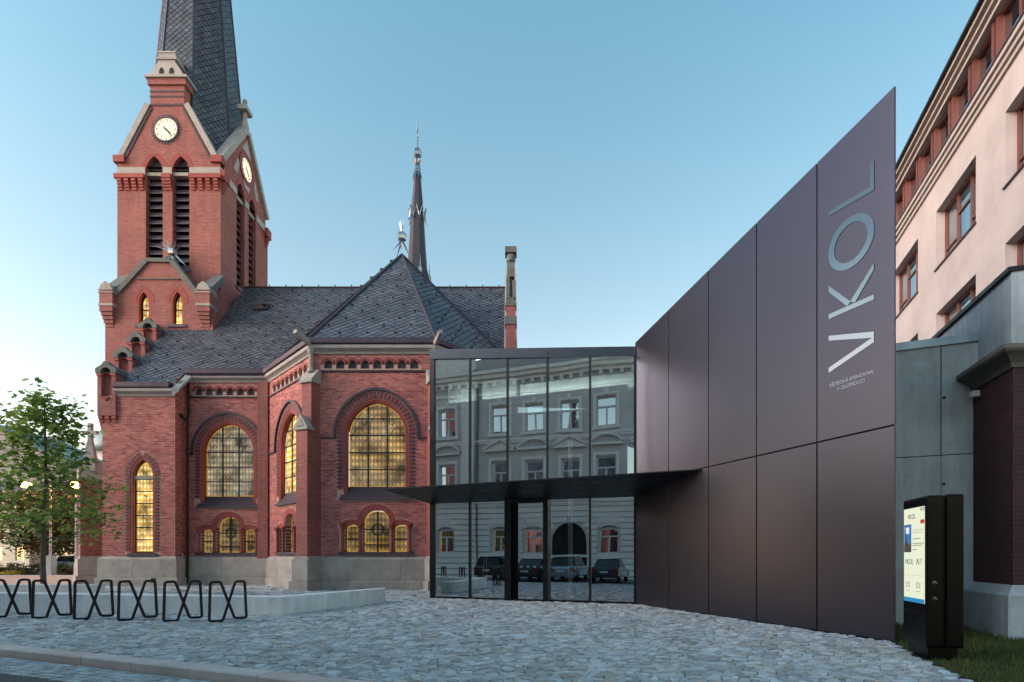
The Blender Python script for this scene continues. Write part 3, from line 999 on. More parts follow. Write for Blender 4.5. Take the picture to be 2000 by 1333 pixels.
# ---- stepped gable piers along the left verge
for k, (d, z) in enumerate(((28.0, 11.29), (29.1, 12.5), (30.1, 13.7), (31.07, 14.86))):
    X = -20.45
    F = Frame((X - .46, d - (.12 if k == 0 else 0)), udir=(1, 0))
    zb = 8.6 if k == 0 else z - 2.4
    zt = z - .55
    ni = Arch(.46, z - 1.75, z - .78, .26, .22)
    body = MB()
    wall_sheet(body, F, [(0, zb), (.92, zb), (.92, zt), (0, zt)], [ni.pts(0, 6)], 0, .22)
    dp = 1.9
    body.quad(F.P(.92, zb, 0), F.P(.92, zb, -dp), F.P(.92, zt, -dp), F.P(.92, zt, 0))
    body.quad(F.P(0, zb, 0), F.P(0, zt, 0), F.P(0, zt, -dp), F.P(0, zb, -dp))
    body.quad(F.P(0, zt, 0), F.P(.92, zt, 0), F.P(.92, zt, -dp), F.P(0, zt, -dp))
    body.quad(F.P(0, zb, 0), F.P(0, zb, -dp), F.P(.92, zb, -dp), F.P(.92, zb, 0))
    o = body.build('gable_step', mt['brickwall'], church, recalc=False)
    MB().box(F, .15, .77, z - 1.80, z - .45, -.28, -.20).build('niche_back', mt['brickwall'], o)
    cp = MB()
    fr = [(-.06, zt), (.20, zt), (.22, zt + .14), (.33, zt + .25), (.46, zt + .28), (.59, zt + .25), (.70, zt + .14), (.72, zt), (.98, zt), (.98, zt + .22), (.68, zt + .40), (.54, zt + .58), (.38, zt + .58), (.24, zt + .40), (-.06, zt + .22)]
    cp.prism(F, fr, -.26, .07)
    cp.prism(F, [(-.04, zt + .002), (.96, zt + .002), (.96, zt + .2), (.46, zt + .55), (-.04, zt + .2)], -dp, -.262)
    cp.build('stone_cap', mt['greenstone'], o)
    cb = MB()
    cb.box(F, -.02, .22, zt - .14, zt - .01, .001, .05); cb.box(F, .70, .94, zt - .14, zt - .01, .001, .05)
    for q in range(3): cb.box(F, .30 + .1*q, .38 + .1*q, z - 1.84 - .1*(q % 2), z - 1.74, .001, .05)
    if k == 0:
        for r_ in range(6):
            for q in range(3):
                cb.box(F, .02 + .33*q, .24 + .33*q, zb - .16*(r_+1), zb - .16*r_ - .01, -.4, -.02 - .06*r_)
    cb.build('corbel', mt['brickred'], o, stuff=True)

# ---- porch gable in front of the tower
GD = 31.8
Gfr = Frame((-23.4, GD), (-17.2, GD))
sc = GD / FPX
def gp(px, py): return Gfr.hit(px, py)
gw = []
for cx_ in (280.5, 346.5):
    u, _ = gp(cx_, 600); gw.append(Arch(u, EYE + (HZ - 634)*sc, EYE + (HZ - 592)*sc, .40, .80))
out = [(0, 0.2), (6.2, .2), (6.2, gp(0, 570)[1]), gp(392, 590), gp(333, 514), gp(290, 513), gp(222, 588), (0, gp(0, 570)[1])]
mb = MB(); wall_sheet(mb, Gfr, out, [a.pts(0, 7) for a in gw], 0, .4)
sideL = Frame((-23.4, 40.0), (-23.4, GD)); sideR = Frame((-17.2, GD), (-17.2, 34.0))
zt = gp(0, 572)[1]
wall_sheet(mb, sideL, [(0, .2), (sideL.L, .2), (sideL.L, zt), (0, zt)], [], 0, 0)
wall_sheet(mb, sideR, [(0, .2), (sideR.L, .2), (sideR.L, zt), (0, zt)], [], 0, 0)
porch = mb.build('porch_gable', mt['brickwall'], church, recalc=False)
for a in gw:
    w = MB().box(Gfr, a.uc - .5, a.uc + .5, a.z0 - .16, a.z0, -.35, .07).build('lancet_window', mt['slatebrick'], church)
    rr = MB()
    for q, k in a.voussoirs(.0, .24, .09): rr.prism(Gfr, q, -.01, .012)
    rr.build('arch_brick', mt['brickred'], w, stuff=True)
    MB().ring(Gfr, a.pts(0, 8), a.pts(-.12, 8), -.2, -.001).build('window_frame', mt['brickred'], w)
    panes(Gfr, Arch(a.uc + .02, a.z0 + .1, a.zs, .27, .56), -.34, w, [], [a.z0 + .95], 'winbright', border=0)
cop = MB()
ptsg = [gp(222, 588), gp(290, 513), gp(333, 514), gp(392, 590)]
cop.bar(Gfr, ptsg[0], ptsg[1], .26, -.5, .12, side=1); cop.bar(Gfr, (ptsg[1][0] - .05, ptsg[1][1]), (ptsg[2][0] + .05, ptsg[2][1]), .22, -.5, .115, side=1); cop.bar(Gfr, ptsg[2], ptsg[3], .26, -.5, .12, side=1)
cop.box(Gfr, .25, gp(226, 0)[0], ptsg[0][1] - .16, ptsg[0][1] + .06, -.5, .1); cop.box(Gfr, gp(389, 0)[0], 5.95, ptsg[0][1] - .16, ptsg[0][1] + .06, -.5, .1)
cop.build_each('gable_coping', mt['greenstone'], porch)
MB().box(Gfr, gp(268, 0)[0], gp(352, 0)[0], gp(0, 545)[1] - .06, gp(0, 545)[1], 0, .06).build('string_course', mt['darkbrick'], porch)
for u0 in (-.12, 5.42):
    z1 = gp(0, 575)[1]
    p = MB().box(Gfr, u0, u0 + .75, z1 - 1.1, z1 + .1, -.5, .3)
    for r_ in range(4): p.box(Gfr, u0 + .05 + .03*r_, u0 + .70 - .03*r_, z1 - 1.1 - .2*(r_+1), z1 - 1.1 - .2*r_, -.4, .24 - .07*r_)
    o = p.build('corner_pier', mt['brickwall'], church)
    c_ = MB(); c_.box(Gfr, u0 - .06, u0 + .81, z1 - .06, z1, -.52, .34)
    c_.prism(Gfr, [(u0 - .04, z1 + .1), (u0 + .79, z1 + .1), (u0 + .62, z1 + .42), (u0 + .375, z1 + .60), (u0 + .13, z1 + .42)], -.5, .34)
    c_.box(Gfr, u0 - .03, u0 + .78, z1 - .80, z1 - .66, -.5, .34)
    c_.build_each('stone_cap', mt['stone'], o)
    # sloped stone running back up to the tower
    s_ = MB(); FF = Frame((Gfr.P(u0 + .7, 0, 0).x, GD - .1), udir=(0, 1))
    s_.prism(FF, [(0, z1 - .2), (1.5, z1 + 1.35), (1.5, z1 + 1.8), (0, z1 + .3)], -.66, 0)
    s_.build('sloped_stone', mt['greenstone'], o)
# little roof between gable and tower, with the star finial
pr = MB()
z5 = ptsg[1][1] - .05
A0, A1, A2, A3 = (Gfr.P(*ptsg[0], -.3), Gfr.P(ptsg[1][0], z5, -.3), Gfr.P(ptsg[2][0], z5, -.3), Gfr.P(*ptsg[3], -.3))
bk = Vector((0, 1.35, 0)); mid = Gfr.P((ptsg[1][0] + ptsg[2][0])/2, z5 + .95, -.9)
pr.quad(A0, A1, A1 + bk, A0 + bk); pr.quad(A2, A3, A3 + bk, A2 + bk); pr.quad(A1, A2, mid); pr.quad(A2, A2 + bk, mid + bk, mid); pr.quad(A1 + bk, A1, mid, mid + bk)
pr.build('porch_roof', mt['gutter'], church, recalc=False)
def finial(c, r, sc_=1.0, kind='star'):
    b = MB()
    b.lathe(c, [(.01, -1.25*r*2), (r*.35, -1.2*r), (r*.2, -1.02*r)], 6)
    b.lathe(c, [(r*.3, -r), (r*.85, -.55*r), (r, 0), (r*.85, .55*r), (r*.3, r)], 5, .3)
    if kind == 'star':
        for d in ((-1.0, -.1, .9), (-.6, -.2, 1.5), (-.25, .1, 1.25), (-1.4, -.1, .45), (.35, 0, 1.2), (1.0, -.1, .6), (-.9, .2, 1.2), (.8, .2, -.9), (1.3, -.1, -1.3)):
            b.spike(Vector(c) + Vector(d)*r*.5, Vector(d)*r*2.1, r*.22, 3)
    else:
        for q in range(7):
            an = q*2*math.pi/7; b.spike(Vector(c) + Vector((0, 0, r*.9)), Vector((math.cos(an)*.5, math.sin(an)*.5, 1.5))*r*1.35, r*.16, 3)
    for q in range(4):
        an = math.pi/4 + q*math.pi/2
        b.spike(Vector(c) + Vector((math.cos(an)*r*.15, math.sin(an)*r*.15, -.9*r)), Vector((math.cos(an)*1.9, math.sin(an)*1.9, -2.6))*r, r*.22, 3)
    return b.build('roof_finial', mt['silver'], church)
finial(Gfr.P(*gp(318, 476), -.9), .27)
finial(APEX + Vector((0, 0, 1.05)), .30, kind='crown')

# ---- tower
TX0, TX1, TD0, TD1 = -23.7, -17.5, 33.2, 39.6
TF = Frame((TX0, TD0), (TX1, TD0)); TR = Frame((TX1, TD0), (TX1, TD1)); TL = Frame((TX0, TD1), (TX0, TD0)); TB = Frame((TX1, TD1), (TX0, TD1))
def tower_face(F, kind):
    L = F.L; c = L/2 + (0.05 if kind != 'front' else -.08)
    lo = [Arch(c + s*.80, 18.7, 24.6, .51, .92) for s in (-1, 1)]
    if kind == 'front':
        out = [(0, 2), (L, 2), (L, 25.45), (L - .45, 25.45), (c + 1.02, 28.55), (c + 1.02, 30.2), (c - 1.02, 30.2), (c - 1.02, 28.55), (.35, 25.45), (0, 25.45)]
    else:
        out = [(0, 2), (L, 2), (L, 24.6), (L - .35, 24.6), (L - .35, 25.4), (c, 29.4), (.35, 25.4), (.35, 24.6), (0, 24.6)]
    hol = [a.pts(0, 8) for a in lo] if kind in ('front', 'side') else []
    mb = MB(); wall_sheet(mb, F, out, hol, 0, .45)
    wall = mb.build('tower_wall', mt['brickwall'], church, recalc=False)
    if not hol: return
    sl_me = None
    for a in lo:
        bk_ = MB().box(F, a.uc - .52, a.uc + .52, 18.6, 25.6, -.75, -.60).build('louvre_back', mt['slatebase'], wall)
        z = 18.8; k = 0
        while z < 25.3:
            if not (24.30 < z < 24.75):
                h = a.half(z + .2)
                if h > .12:
                    s = MB(); i = len(s.v)
                    s.v += [F.P(a.uc - h, z, -.02 - .16), F.P(a.uc + h, z, -.18), F.P(a.uc + h, z + .36, -.42), F.P(a.uc - h, z + .36, -.42),
                            F.P(a.uc - h, z + .04, -.18), F.P(a.uc + h, z + .04, -.18), F.P(a.uc + h, z + .40, -.42), F.P(a.uc - h, z + .40, -.42)]
                    s.f += [(i, i+1, i+5, i+4), (i+4, i+5, i+6, i+7), (i, i+3, i+2, i+1), (i+1, i+2, i+6, i+5), (i, i+4, i+7, i+3)]
                    s.build('louvre_slat', mt['louvre'], wall)
            z += .46; k += 1
        MB().box(F, a.uc - .51, a.uc + .51, 24.42, 24.62, -.5, -.1).build('louvre_rail', mt['stone'], wall)
        rr = MB()
        for q, k in a.voussoirs(.0, .26, .10): rr.prism(F, q, -.01, .015)
        rr.build('arch_brick', mt['brickred'], wall, stuff=True)
        MB().box(F, a.uc - .6, a.uc + .6, 18.55, 18.70, -.5, .08).build('louvre_sill', mt['slatebrick'], wall)
    bd = MB()
    spans = ((.0, lo[0].uc - .53), (lo[0].uc + .53, lo[1].uc - .53), (lo[1].uc + .53, L))
    for (a, b) in spans: bd.box(F, a, b, 24.40, 24.84, -.01, .04 if kind == 'front' else .06)
    bd.build_each('stone_band', mt['palestone'], wall)
    cb = MB()
    if kind == 'front':
        for (a, b) in spans:
            cb.box(F, a if a else -.1, b if b < L - .01 else L + .1, 24.12, 24.38, 0, .20)
            n_ = max(2, round((b - a)/.42))
            for q in range(n_):
                uu = a + (b - a)*(q + .5)/n_
                for r_ in range(4): cb.box(F, uu - .13, uu + .13, 24.10 - .16*(r_+1), 24.10 - .16*r_ - .02, 0, .19 - .045*r_)
        cb.box(F, -.16, .5, 25.10, 25.5, -.3, .16); cb.box(F, L - .55, L + .12, 25.10, 25.5, -.3, .16)
    else:
        for uu in (.12, L - .45):
            cb.box(F, uu - .14, uu + .48, 24.1, 24.7, -.3, .26)
            for r_ in range(4): cb.box(F, uu, uu + .3, 24.1 - .16*(r_+1), 24.1 - .16*r_ - .02, 0, .2 - .045*r_)
    cb.build('corbel', mt['brickred'], wall, stuff=True)
    # clock
    cz = 27.12 if kind == 'front' else 26.95
    cu = F.hit(324.5, 254)[0] if kind == 'front' else c
    cl = MB().ring(F, [(cu + .68*math.cos(t*math.pi/16), cz + .68*math.sin(t*math.pi/16)) for t in range(32)], [(cu + .76*math.cos(t*math.pi/16), cz + .76*math.sin(t*math.pi/16)) for t in range(32)], -.02, .06, closed=True).build('clock', mt['darkbrick'], church)
    MB().prism(F, [(cu + .68*math.cos(t*math.pi/20), cz + .68*math.sin(t*math.pi/20)) for t in range(40)], -.05, .012).build('clock_face', mt['clockface'], cl)
    tb = MB()
    for q in range(30):
        an = q*2*math.pi/30; e = Vector((math.cos(an), math.sin(an)))
        tb.bar(F, Vector((cu, cz)) + e*.76, Vector((cu, cz)) + e*.90, .07, -.01, .03)
    tb.build('clock_surround', mt['darkbrick'], cl, stuff=True)
    for q in range(1, 13):
        an = math.pi/2 - q*math.pi/6
        text(str(q), .24, 'numeral', mt['iron'], cl, F, cu + .55*math.cos(an), cz + .55*math.sin(an) - .08, .018, align='CENTER')
    for ang, ln, wd, bkk in ((R(-43), .36, .10, .12), (R(-49), .54, .06, .22)):
        e = Vector((math.cos(ang), math.sin(ang)))
        MB().bar(F, Vector((cu, cz)) - e*bkk, Vector((cu, cz)) + e*ln, wd, .016 + ln*.02, .03 + ln*.02).build('clock_hand', mt['iron'], cl)
    # copings, finials
    cp = MB()
    if kind == 'front':
        cp.bar(F, (c + 1.02, 28.55), (L - .45, 25.42), .30, -.5, .10, side=1); cp.bar(F, (.35, 25.42), (c - 1.02, 28.55), .30, -.5, .10, side=1)
        cp.build_each('gable_coping', mt['palestone'], wall)
        ln = MB()
        ln.bar(F, (c + 1.0, 28.42), (L - .5, 25.3), .1, 0, .05, side=-1); ln.bar(F, (.4, 25.3), (c - 1.0, 28.42), .1, 0, .05, side=-1)
        for z in (28.55, 29.05, 29.35): ln.box(F, c - 1.05, c + 1.05, z, z + .08, 0, .05)
        ln.build_each('string_course', mt['darkbrick'], wall)
        b2 = MB().box(F, c - 1.02, c + 1.02, 28.5, 30.0, -1.0, .02); b2.box(F, c - 1.14, c + 1.14, 29.75, 30.12, -1.1, .12)
        b2.build('gable_block', mt['brickwall'], wall)
        st = MB(); st.box(F, c - 1.26, c + 1.26, 30.12, 30.28, -1.2, .22)
        st.prism(F, [(c - 1.0, 30.28), (c + 1.0, 30.28), (c + .85, 30.6), (c + .5, 31.1), (c + .5, 31.22), (c - .5, 31.22), (c - .5, 31.1), (c - .85, 30.6)], -1.0, .1)
        st.box(F, c - .62, c + .62, 31.22, 31.34, -.9, .16); st.box(F, c - .52, c + .52, 31.34, 31.65, -.8, .08); st.box(F, c - .56, c + .56, 31.65, 31.74, -.85, .12)
        st.build('stone_cap', mt['palestone'], wall)
        nn = MB()
        for s in (-.3, .3): nn.prism(F, Arch(c + s, 30.32, 30.55, .14, .22).pts(0, 4), .05, .112)
        nn.build_each('stone_niche', mt['slatebase'], wall)
    else:
        cp.bar(F, (c - .02, 29.42), (L - .28, 25.4), .34, -.45, .16, side=1); cp.bar(F, (.28, 25.4), (c + .02, 29.42), .34, -.45, .155, side=1)
        cp.lathe(F.P(c, 29.5, -.1), [(.30, -.3), (.26, .3), (.16, .7), (.14, 1.2)], 8)
        cp.box(F, c - .42, c + .42, 30.7, 30.98, -.4, .2); cp.box(F, c - .34, c + .34, 30.98, 31.08, -.32, .12)
        cp.lathe(F.P(c, 31.06, -.1), [(.1, 0), (.08, .22), (.16, .36), (.16, .44), (.06, .56)], 8)
        cp.build('gable_coping', mt['palestone'], wall)
        pp = MB()
        tri = [(c, 28.9), (c - .62, 28.0), (c + .62, 28.0)]
        pp.prism(F, tri, -.01, .03)
        pp.prism(F, [(c - 1.3, 25.8), (c - .95, 26.6), (c - 1.15, 27.0), (c - 1.75, 25.9)], -.01, .03); pp.prism(F, [(c + 1.3, 25.8), (c + .95, 26.6), (c + 1.15, 27.0), (c + 1.75, 25.9)], -.01, .03)
        pp.prism(F, [(c - .28, 25.6), (c + .28, 25.6), (c + .5, 26.1), (c - .5, 26.1)], -.01, .03)
        pp.build_each('plaster_panel', mt['palestone'], wall)
        rg = MB(); rg.ring(F, [(cu + .76*math.cos(t*math.pi/16), cz + .76*math.sin(t*math.pi/16)) for t in range(32)], [(cu + 1.0*math.cos(t*math.pi/16), cz + 1.0*math.sin(t*math.pi/16)) for t in range(32)], 0, .07, closed=True)
        rg.build('clock_surround', mt['brickred'], wall)
for F, k in ((TF, 'front'), (TR, 'side'), (TL, 'plain'), (TB, 'plain')): tower_face(F, k)
# gable roofs behind the four gables and the spire
tc = Vector(((TX0+TX1)/2, (TD0+TD1)/2, 0))
gr = MB()
for F in (TF, TR, TL, TB):
    a, b = F.P(.4, 25.3, -.15), F.P(F.L - .4, 25.3, -.15); t = F.P(F.L/2, 29.0, -.15)
    q = Vector((tc.x, tc.y, 29.0)); h = F.L/2
    gr.quad(a, t, q); gr.quad(t, b, q)
gr.quad(*[Vector((x, y, 24.9)) for x, y in ((TX0, TD0), (TX1, TD0), (TX1, TD1), (TX0, TD1))])
gr.build('tower_roof', mt['slatebase'], church, recalc=False)
spire = None
sp_c = Vector((-20.6, 36.35, 0)); ZA = 59.6
def rin(z): return .0815 * (ZA - z)
def oct_v(z, k, off=0): 
    an = math.pi/8 + k*math.pi/4; r = (rin(z) + off) / math.cos(math.pi/8)
    return Vector((sp_c.x + r*math.cos(an), sp_c.y + r*math.sin(an), z))
sp = MB(); acc2 = []
for k in range(8):
    sp.quad(oct_v(24.8, k), oct_v(24.8, k+1), Vector((sp_c.x, sp_c.y, ZA)))
spire = sp.build('spire', mt['slatebase'], church, recalc=False)
mid_acc = []
for k in (4, 5, 6, 7, 0):
    poly = [oct_v(25.0, k, .01), oct_v(25.0, k+1, .01), oct_v(44.0, k+1, .01), oct_v(44.0, k, .01)]
    n = (poly[1]-poly[0]).cross(poly[2]-poly[0])
    shingle_plane(poly, .40, .38, mid_acc)
dm2 = diamond_mesh(.40, .38)
rs = MB(); cnt = 0
mid_acc.sort(key=lambda a: a[0])
for a in mid_acc:
    if a[1] is not None:
        i = len(rs.v); rs.v += [a[1] @ v.co for v in dm2.vertices]; rs.f += [tuple(i+q for q in p.vertices) for p in dm2.polygons]
    else: rs.quad(*a[2])
rs.build('shingle', mt['slate'], spire, stuff=True, recalc=False)
ed = MB()
for k in range(8): ed.tube([oct_v(25, k, .03), oct_v(50, k, .03)], .06, 5)
ed.build('ridge_cap', mt['gutter'], spire)

# ---- flèche over the crossing
fc = Vector((-6.05, 35.4, 0))
fl = MB().lathe(fc, [(1.25, 17.6), (.86, 18.9), (.64, 19.9), (.46, 22.6), (.40, 23.7), (.24, 25.5), (.16, 26.3)], 8, math.pi/8)
fle = fl.build('fleche', mt['flecheslate'], church)
bb = MB()
z = 18.0
while z < 26.2:
    t = .62 + (.16-.62)*(z-19.9)/(26.3-19.9) if z > 19.9 else 1.25 + (.64-1.25)*((z-17.6)/2.3)**.75
    bb.lathe(fc + Vector((0, 0, z)), [(t + .028, 0), (t + .028, .02), (t - .01, .17)], 8, math.pi/8)
    z += .19
bb.build('shingle', mt['flecheslate'], fle, stuff=True, recalc=False)
om = MB()
om.lathe(fc, [(.19, 25.6), (.20, 26.3), (.12, 26.6), (.22, 26.75), (.10, 26.95), (.06, 27.05)], 6)
om.lathe(fc + Vector((0, 0, 27.3)), [(.10, -.32), (.26, -.18), (.31, 0), (.24, .2), (.07, .33)], 5, .4)
om.spike(fc + Vector((0, 0, 27.5)), (.02, 0, 1.6), .07, 5); om.spike(fc + Vector((.12, 0, 28.3)), (-.25, .05, 1.0), .06, 3); om.spike(fc + Vector((-.02, 0, 28.6)), (.02, 0, .75), .025, 4)
for q in range(8):
    an = q*math.pi/4 + math.pi/8; e = Vector((math.cos(an), math.sin(an), 0)); e2 = Vector((math.cos(an + math.pi/4), math.sin(an + math.pi/4), 0))
    om.tube([fc + e*.50 + Vector((0, 0, 23.1)), fc + (e+e2)*.29 + Vector((0, 0, 23.75)), fc + e2*.50 + Vector((0, 0, 23.1))], .045, 4)
    om.spike(fc + e*.45 + Vector((0, 0, 23.1)), e*.22 + Vector((0, 0, -.35)), .09, 3)
    om.spike(fc + e*.18 + Vector((0, 0, 26.0)), e*.16 + Vector((0, 0, -.45)), .08, 3); om.spike(fc + e*.16 + Vector((0, 0, 26.6)), e*.14 + Vector((0, 0, .2)), .06, 3)
    if q % 2 == 0:
        om.spike(fc + e*.78 + Vector((0, 0, 19.6)), (0, 0, 1.0), .06, 4)
        om.spike(fc + e*.78 + Vector((0, 0, 19.6)), Vector((0, 0, -1.0)) + e*.12, .16, 4)
        om.spike(fc + e*.75 + Vector((0, 0, 18.5)), e*.9 + Vector((0, 0, .1)), .12, 3); om.spike(fc + e*.85 + Vector((0, 0, 17.9)), e*.9 + Vector((0, 0, -.25)), .14, 3)
om.build('spiked_ornament', mt['silver'], fle, stuff=True)

# ---- right end gable, seen on edge
eg = MB()
FE = Frame((.2, 28.7), udir=(0, 1))
prof = [(0, 3.0), (13.4, 3.0), (13.4, 11.8), (6.7, RIDGE_Z + 1.0), (0, 11.8)]
eg.prism(FE, prof, -.55, 0)
g_ = eg.build('end_gable', mt['brickwall'], church)
ec = MB(); ec.bar(FE, (0, 11.8), (6.72, RIDGE_Z + 1.02), .25, -.62, .07, side=1); ec.bar(FE, (6.68, RIDGE_Z + 1.02), (13.4, 11.8), .25, -.62, .07, side=1)
ec.build_each('gable_coping', mt['palestone'], g_)
ep = MB(); PF = Frame((-.32, 28.7), (.22, 28.7))
ep.box(PF, 0, .52, 9.0, 13.5, -.5, .12); ep.box(PF, .02, .50, 13.9, 14.5, -.5, .12)
p_ = ep.build('gable_pier', mt['brickwall'], church)
es = MB(); es.box(PF, -.05, .57, 13.5, 13.9, -.5, .16); es.box(PF, -.03, .55, 14.45, 14.6, -.5, .15)
es.prism(PF, [(.0, 14.6), (.52, 14.6), (.40, 14.9), (.12, 14.9)], -.4, .14)
es.box(PF, .02, .20, 14.9, 16.0, -.4, .06); es.box(PF, .34, .52, 14.9, 15.8, -.4, .06); es.box(PF, .20, .34, 14.9, 16.0, -.4, -.1)
es.box(PF, .06, .46, 16.0, 17.1, -.4, .04); es.lathe(PF.P(.26, 16.75, -.1), [(.1, 0), (.24, .08), (.24, .25), (.2, .45)], 10); es.box(PF, -.04, .56, 17.2, 17.5, -.45, .18)
es.build('pinnacle', mt['greenstone'], p_)

# ---- diagonal buttress with the stone cross
nb = Vector((-.72, -.69)).normalized(); uu = Vector((-nb.y, nb.x)); bc = Vector((-23.4, 31.6))
DB = Frame((bc.x - uu.x*.42, bc.y - uu.y*.42), udir=uu)
db = MB().box(DB, 0, .84, 1.5, 5.75, -.8, 1.05).build('buttress', mt['brickwall'], church)
pb = MB(); pb.box(DB, -.2, 1.04, -.1, .41, -.8, 1.28); pb.box(DB, -.12, .96, .42, 1.36, -.8, 1.18); pb.prism(DB, [(-.12, 1.362), (.96, 1.362), (.86, 1.5), (-.02, 1.5)], -.8, 1.08)
pb.build('plinth_stone', mt['stone'], db)
cs = MB(); cs.box(DB, -.06, .9, 5.75, 5.9, -.8, 1.12)
cs.prism(DB, [(-.06, 5.9), (.9, 5.9), (.42, 6.9)], -.8, 1.12)
cs.lathe(DB.P(.42, 6.3, .55), [(.5, 0), (.42, .5), (.16, 1.7), (.12, 1.9)], 4, math.pi/4 + .3)
CF = Frame((DB.P(.42, 0, .55).x - .3, DB.P(.42, 0, .55).y), udir=(1, .0))
cs.box(CF, .2, .4, 7.9, 9.0, -.1, .1); cs.box(CF, -.1, .7, 8.4, 8.58, -.096, .096)
cs.build('stone_cross', mt['stone'], db)
# little kneeler on the tower base
# ---- drainpipes
dp = MB()
dp.tube([(-16.86, 28.80, 10.55), (-16.86, 28.80, 9.0), (-16.80, 28.62, 8.6), (-16.80, 28.62, .05)], .065, 8)
dp.tube([(-17.0, 28.3, 8.8), (-16.85, 28.6, 8.5)], .06, 8)
for z in (2.5, 4.7, 7.0): dp.lathe((-16.80, 28.62, z), [(.085, 0), (.085, .06)], 8)
dp.build('drainpipe', mt['iron'], church)
MB().tube([(-16.95, 28.45, .0), (-16.95, 28.45, 1.65)], .03, 6).build('drainpipe', mt['silver'], church)
MB().box(Lfr, 2.62, 2.85, .18, .40, .2, .246).build('vent_grille', mt['iron'], church)
# ================================================================== GLASS ENTRANCE HALL
GF = Frame((-2.94, 20.0), (3.87, 17.4))
hall = thing('glass_entrance_hall', 'dark glazed entrance hall between the brick church and the purple-brown wall', 'building')
gx = [GF.hit(x, 1000)[0] for x in (841, 917.5, 991, 1069, 1152.5, 1240)]
def ztop(u): return 8.97 + (8.09 - 8.97) * u / GF.L
ZC = 3.46
# frames
fr = MB()
for k, u in enumerate(gx):
    w = .05 if k not in (0,) else .09
    fr.box(GF, max(u - w/2, -.02) if k else -.02, u + w/2 if k else .16, ZC - .1, ztop(u) - .30, -.10, .035)
fr.build('mullion', mt['darkmetal'], hall)
for k, u in enumerate(gx):
    if k in (2, 3): continue
    MB().box(GF, u - .03 if k else -.02, u + .03 if k else .16, .0, ZC, -.10, .03).build('mullion', mt['darkmetal'], hall)
tp = MB()
tp.prism(GF, [(-.02, ztop(0) - .34), (GF.L, ztop(GF.L) - .30), (GF.L, ztop(GF.L)), (-.02, ztop(0))], -.6, .05)
tp.build('roof_edge', M('roof_edge_metal', '26323d', .35, metal=.5), hall)
MB().box(GF, -.02, gx[2] - .06, -.05, .06, -.1, .028).build('base_rail', mt['darkmetal'], hall)
MB().box(GF, gx[3] + .06, GF.L, -.05, .06, -.1, .028).build('base_rail', mt['darkmetal'], hall)
for k in range(5):
    a, b = gx[k] + (.16 if k == 0 else .025), gx[k+1] - .025
    def tilt(o):       # no two sheets stand perfectly true
        ax, ay = random.uniform(-.0032, .0032), random.uniform(-.0016, .0016)
        for v in o.data.vertices:
            du = (v.co.x - GF.o.x)*GF.u.x + (v.co.y - GF.o.y)*GF.u.y - (a + b)/2
            e = ax*du + ay*(v.co.z - 4.5); v.co.x += GF.n.x*e; v.co.y += GF.n.y*e
    tilt(MB().prism(GF, [(a, 3.6), (b, 3.6), (b, ztop(b) - .33), (a, ztop(a) - .33)], -.05, -.03).build('pane', mt['glass'], hall))
    if k != 2: tilt(MB().box(GF, a, b, .06, ZC, -.05, -.03).build('pane', mt['glass'], hall))
# the door stands a little proud between two deep posts
df = MB()
df.box(GF, gx[2] - .05, gx[2] + .19, -.05, ZC, -.2, .16); df.box(GF, gx[3] - .11, gx[3] + .06, -.05, ZC, -.2, .14)
df.box(GF, gx[2] + .19, gx[3] - .11, 3.30, ZC, -.2, .12); df.box(GF, gx[2] + .19, gx[3] - .11, -.05, .05, -.2, .10)
dr = df.build('door', mt['darkmetal'], hall)
da, db_ = gx[2] + .19, gx[3] - .11
MB().box(GF, da, da + .22, .05, 3.3, .0, .05).build('door_stile', mt['black'], dr)
MB().box(GF, da + .22, db_, .06, 3.29, .02, .04).build('pane', mt['glass'], dr)
lk = MB().lathe(GF.P(gx[2] + .1, 1.32, .17), [(.03, 0), (.03, .02)], 8); lk.build('lock', mt['silver'], dr)
pr_mat = M('pale_print', 'aeb4b6', .6, var=.0)
text('VĚDECKÁ', .12, 'lettering', pr_mat, dr, GF, (da + .22 + db_)/2, 2.62, .046, align='CENTER')
text('KNIHOVNA', .12, 'lettering', pr_mat, dr, GF, (da + .22 + db_)/2, 2.46, .046, align='CENTER')
text('V OLOMOUCI', .12, 'lettering', pr_mat, dr, GF, (da + .22 + db_)/2, 2.30, .046, align='CENTER')
ch = MB()
for u0, zz in [(da + .3 + .24*q, 1.15) for q in range(4)] + [(gx[3] + .12 + .0, 0)][:0]:
    ch.bar(GF, (u0, zz), (u0 + .06, zz + .03), .012, .042, .046); ch.bar(GF, (u0, zz), (u0 + .06, zz - .03), .012, .042, .046)
ch.build('safety_chevron', pr_mat, dr)
ch = MB()
for zz in (1.0, 2.0):
    u0 = gx[3] + .95
    ch.bar(GF, (u0 - .05, zz + .04), (u0, zz), .014, -.018, -.012); ch.bar(GF, (u0, zz), (u0 + .05, zz + .04), .014, -.018, -.012)
ch.build('safety_chevron', mt['black'], hall)
hd = MB()
for s in (0, .11): hd.tube([GF.P(gx[1] + .23 + s, .75, -.7), GF.P(gx[1] + .23 + s, 1.55, -.7)], .02, 8)
hd.build('door_handle', mt['white'], hall)
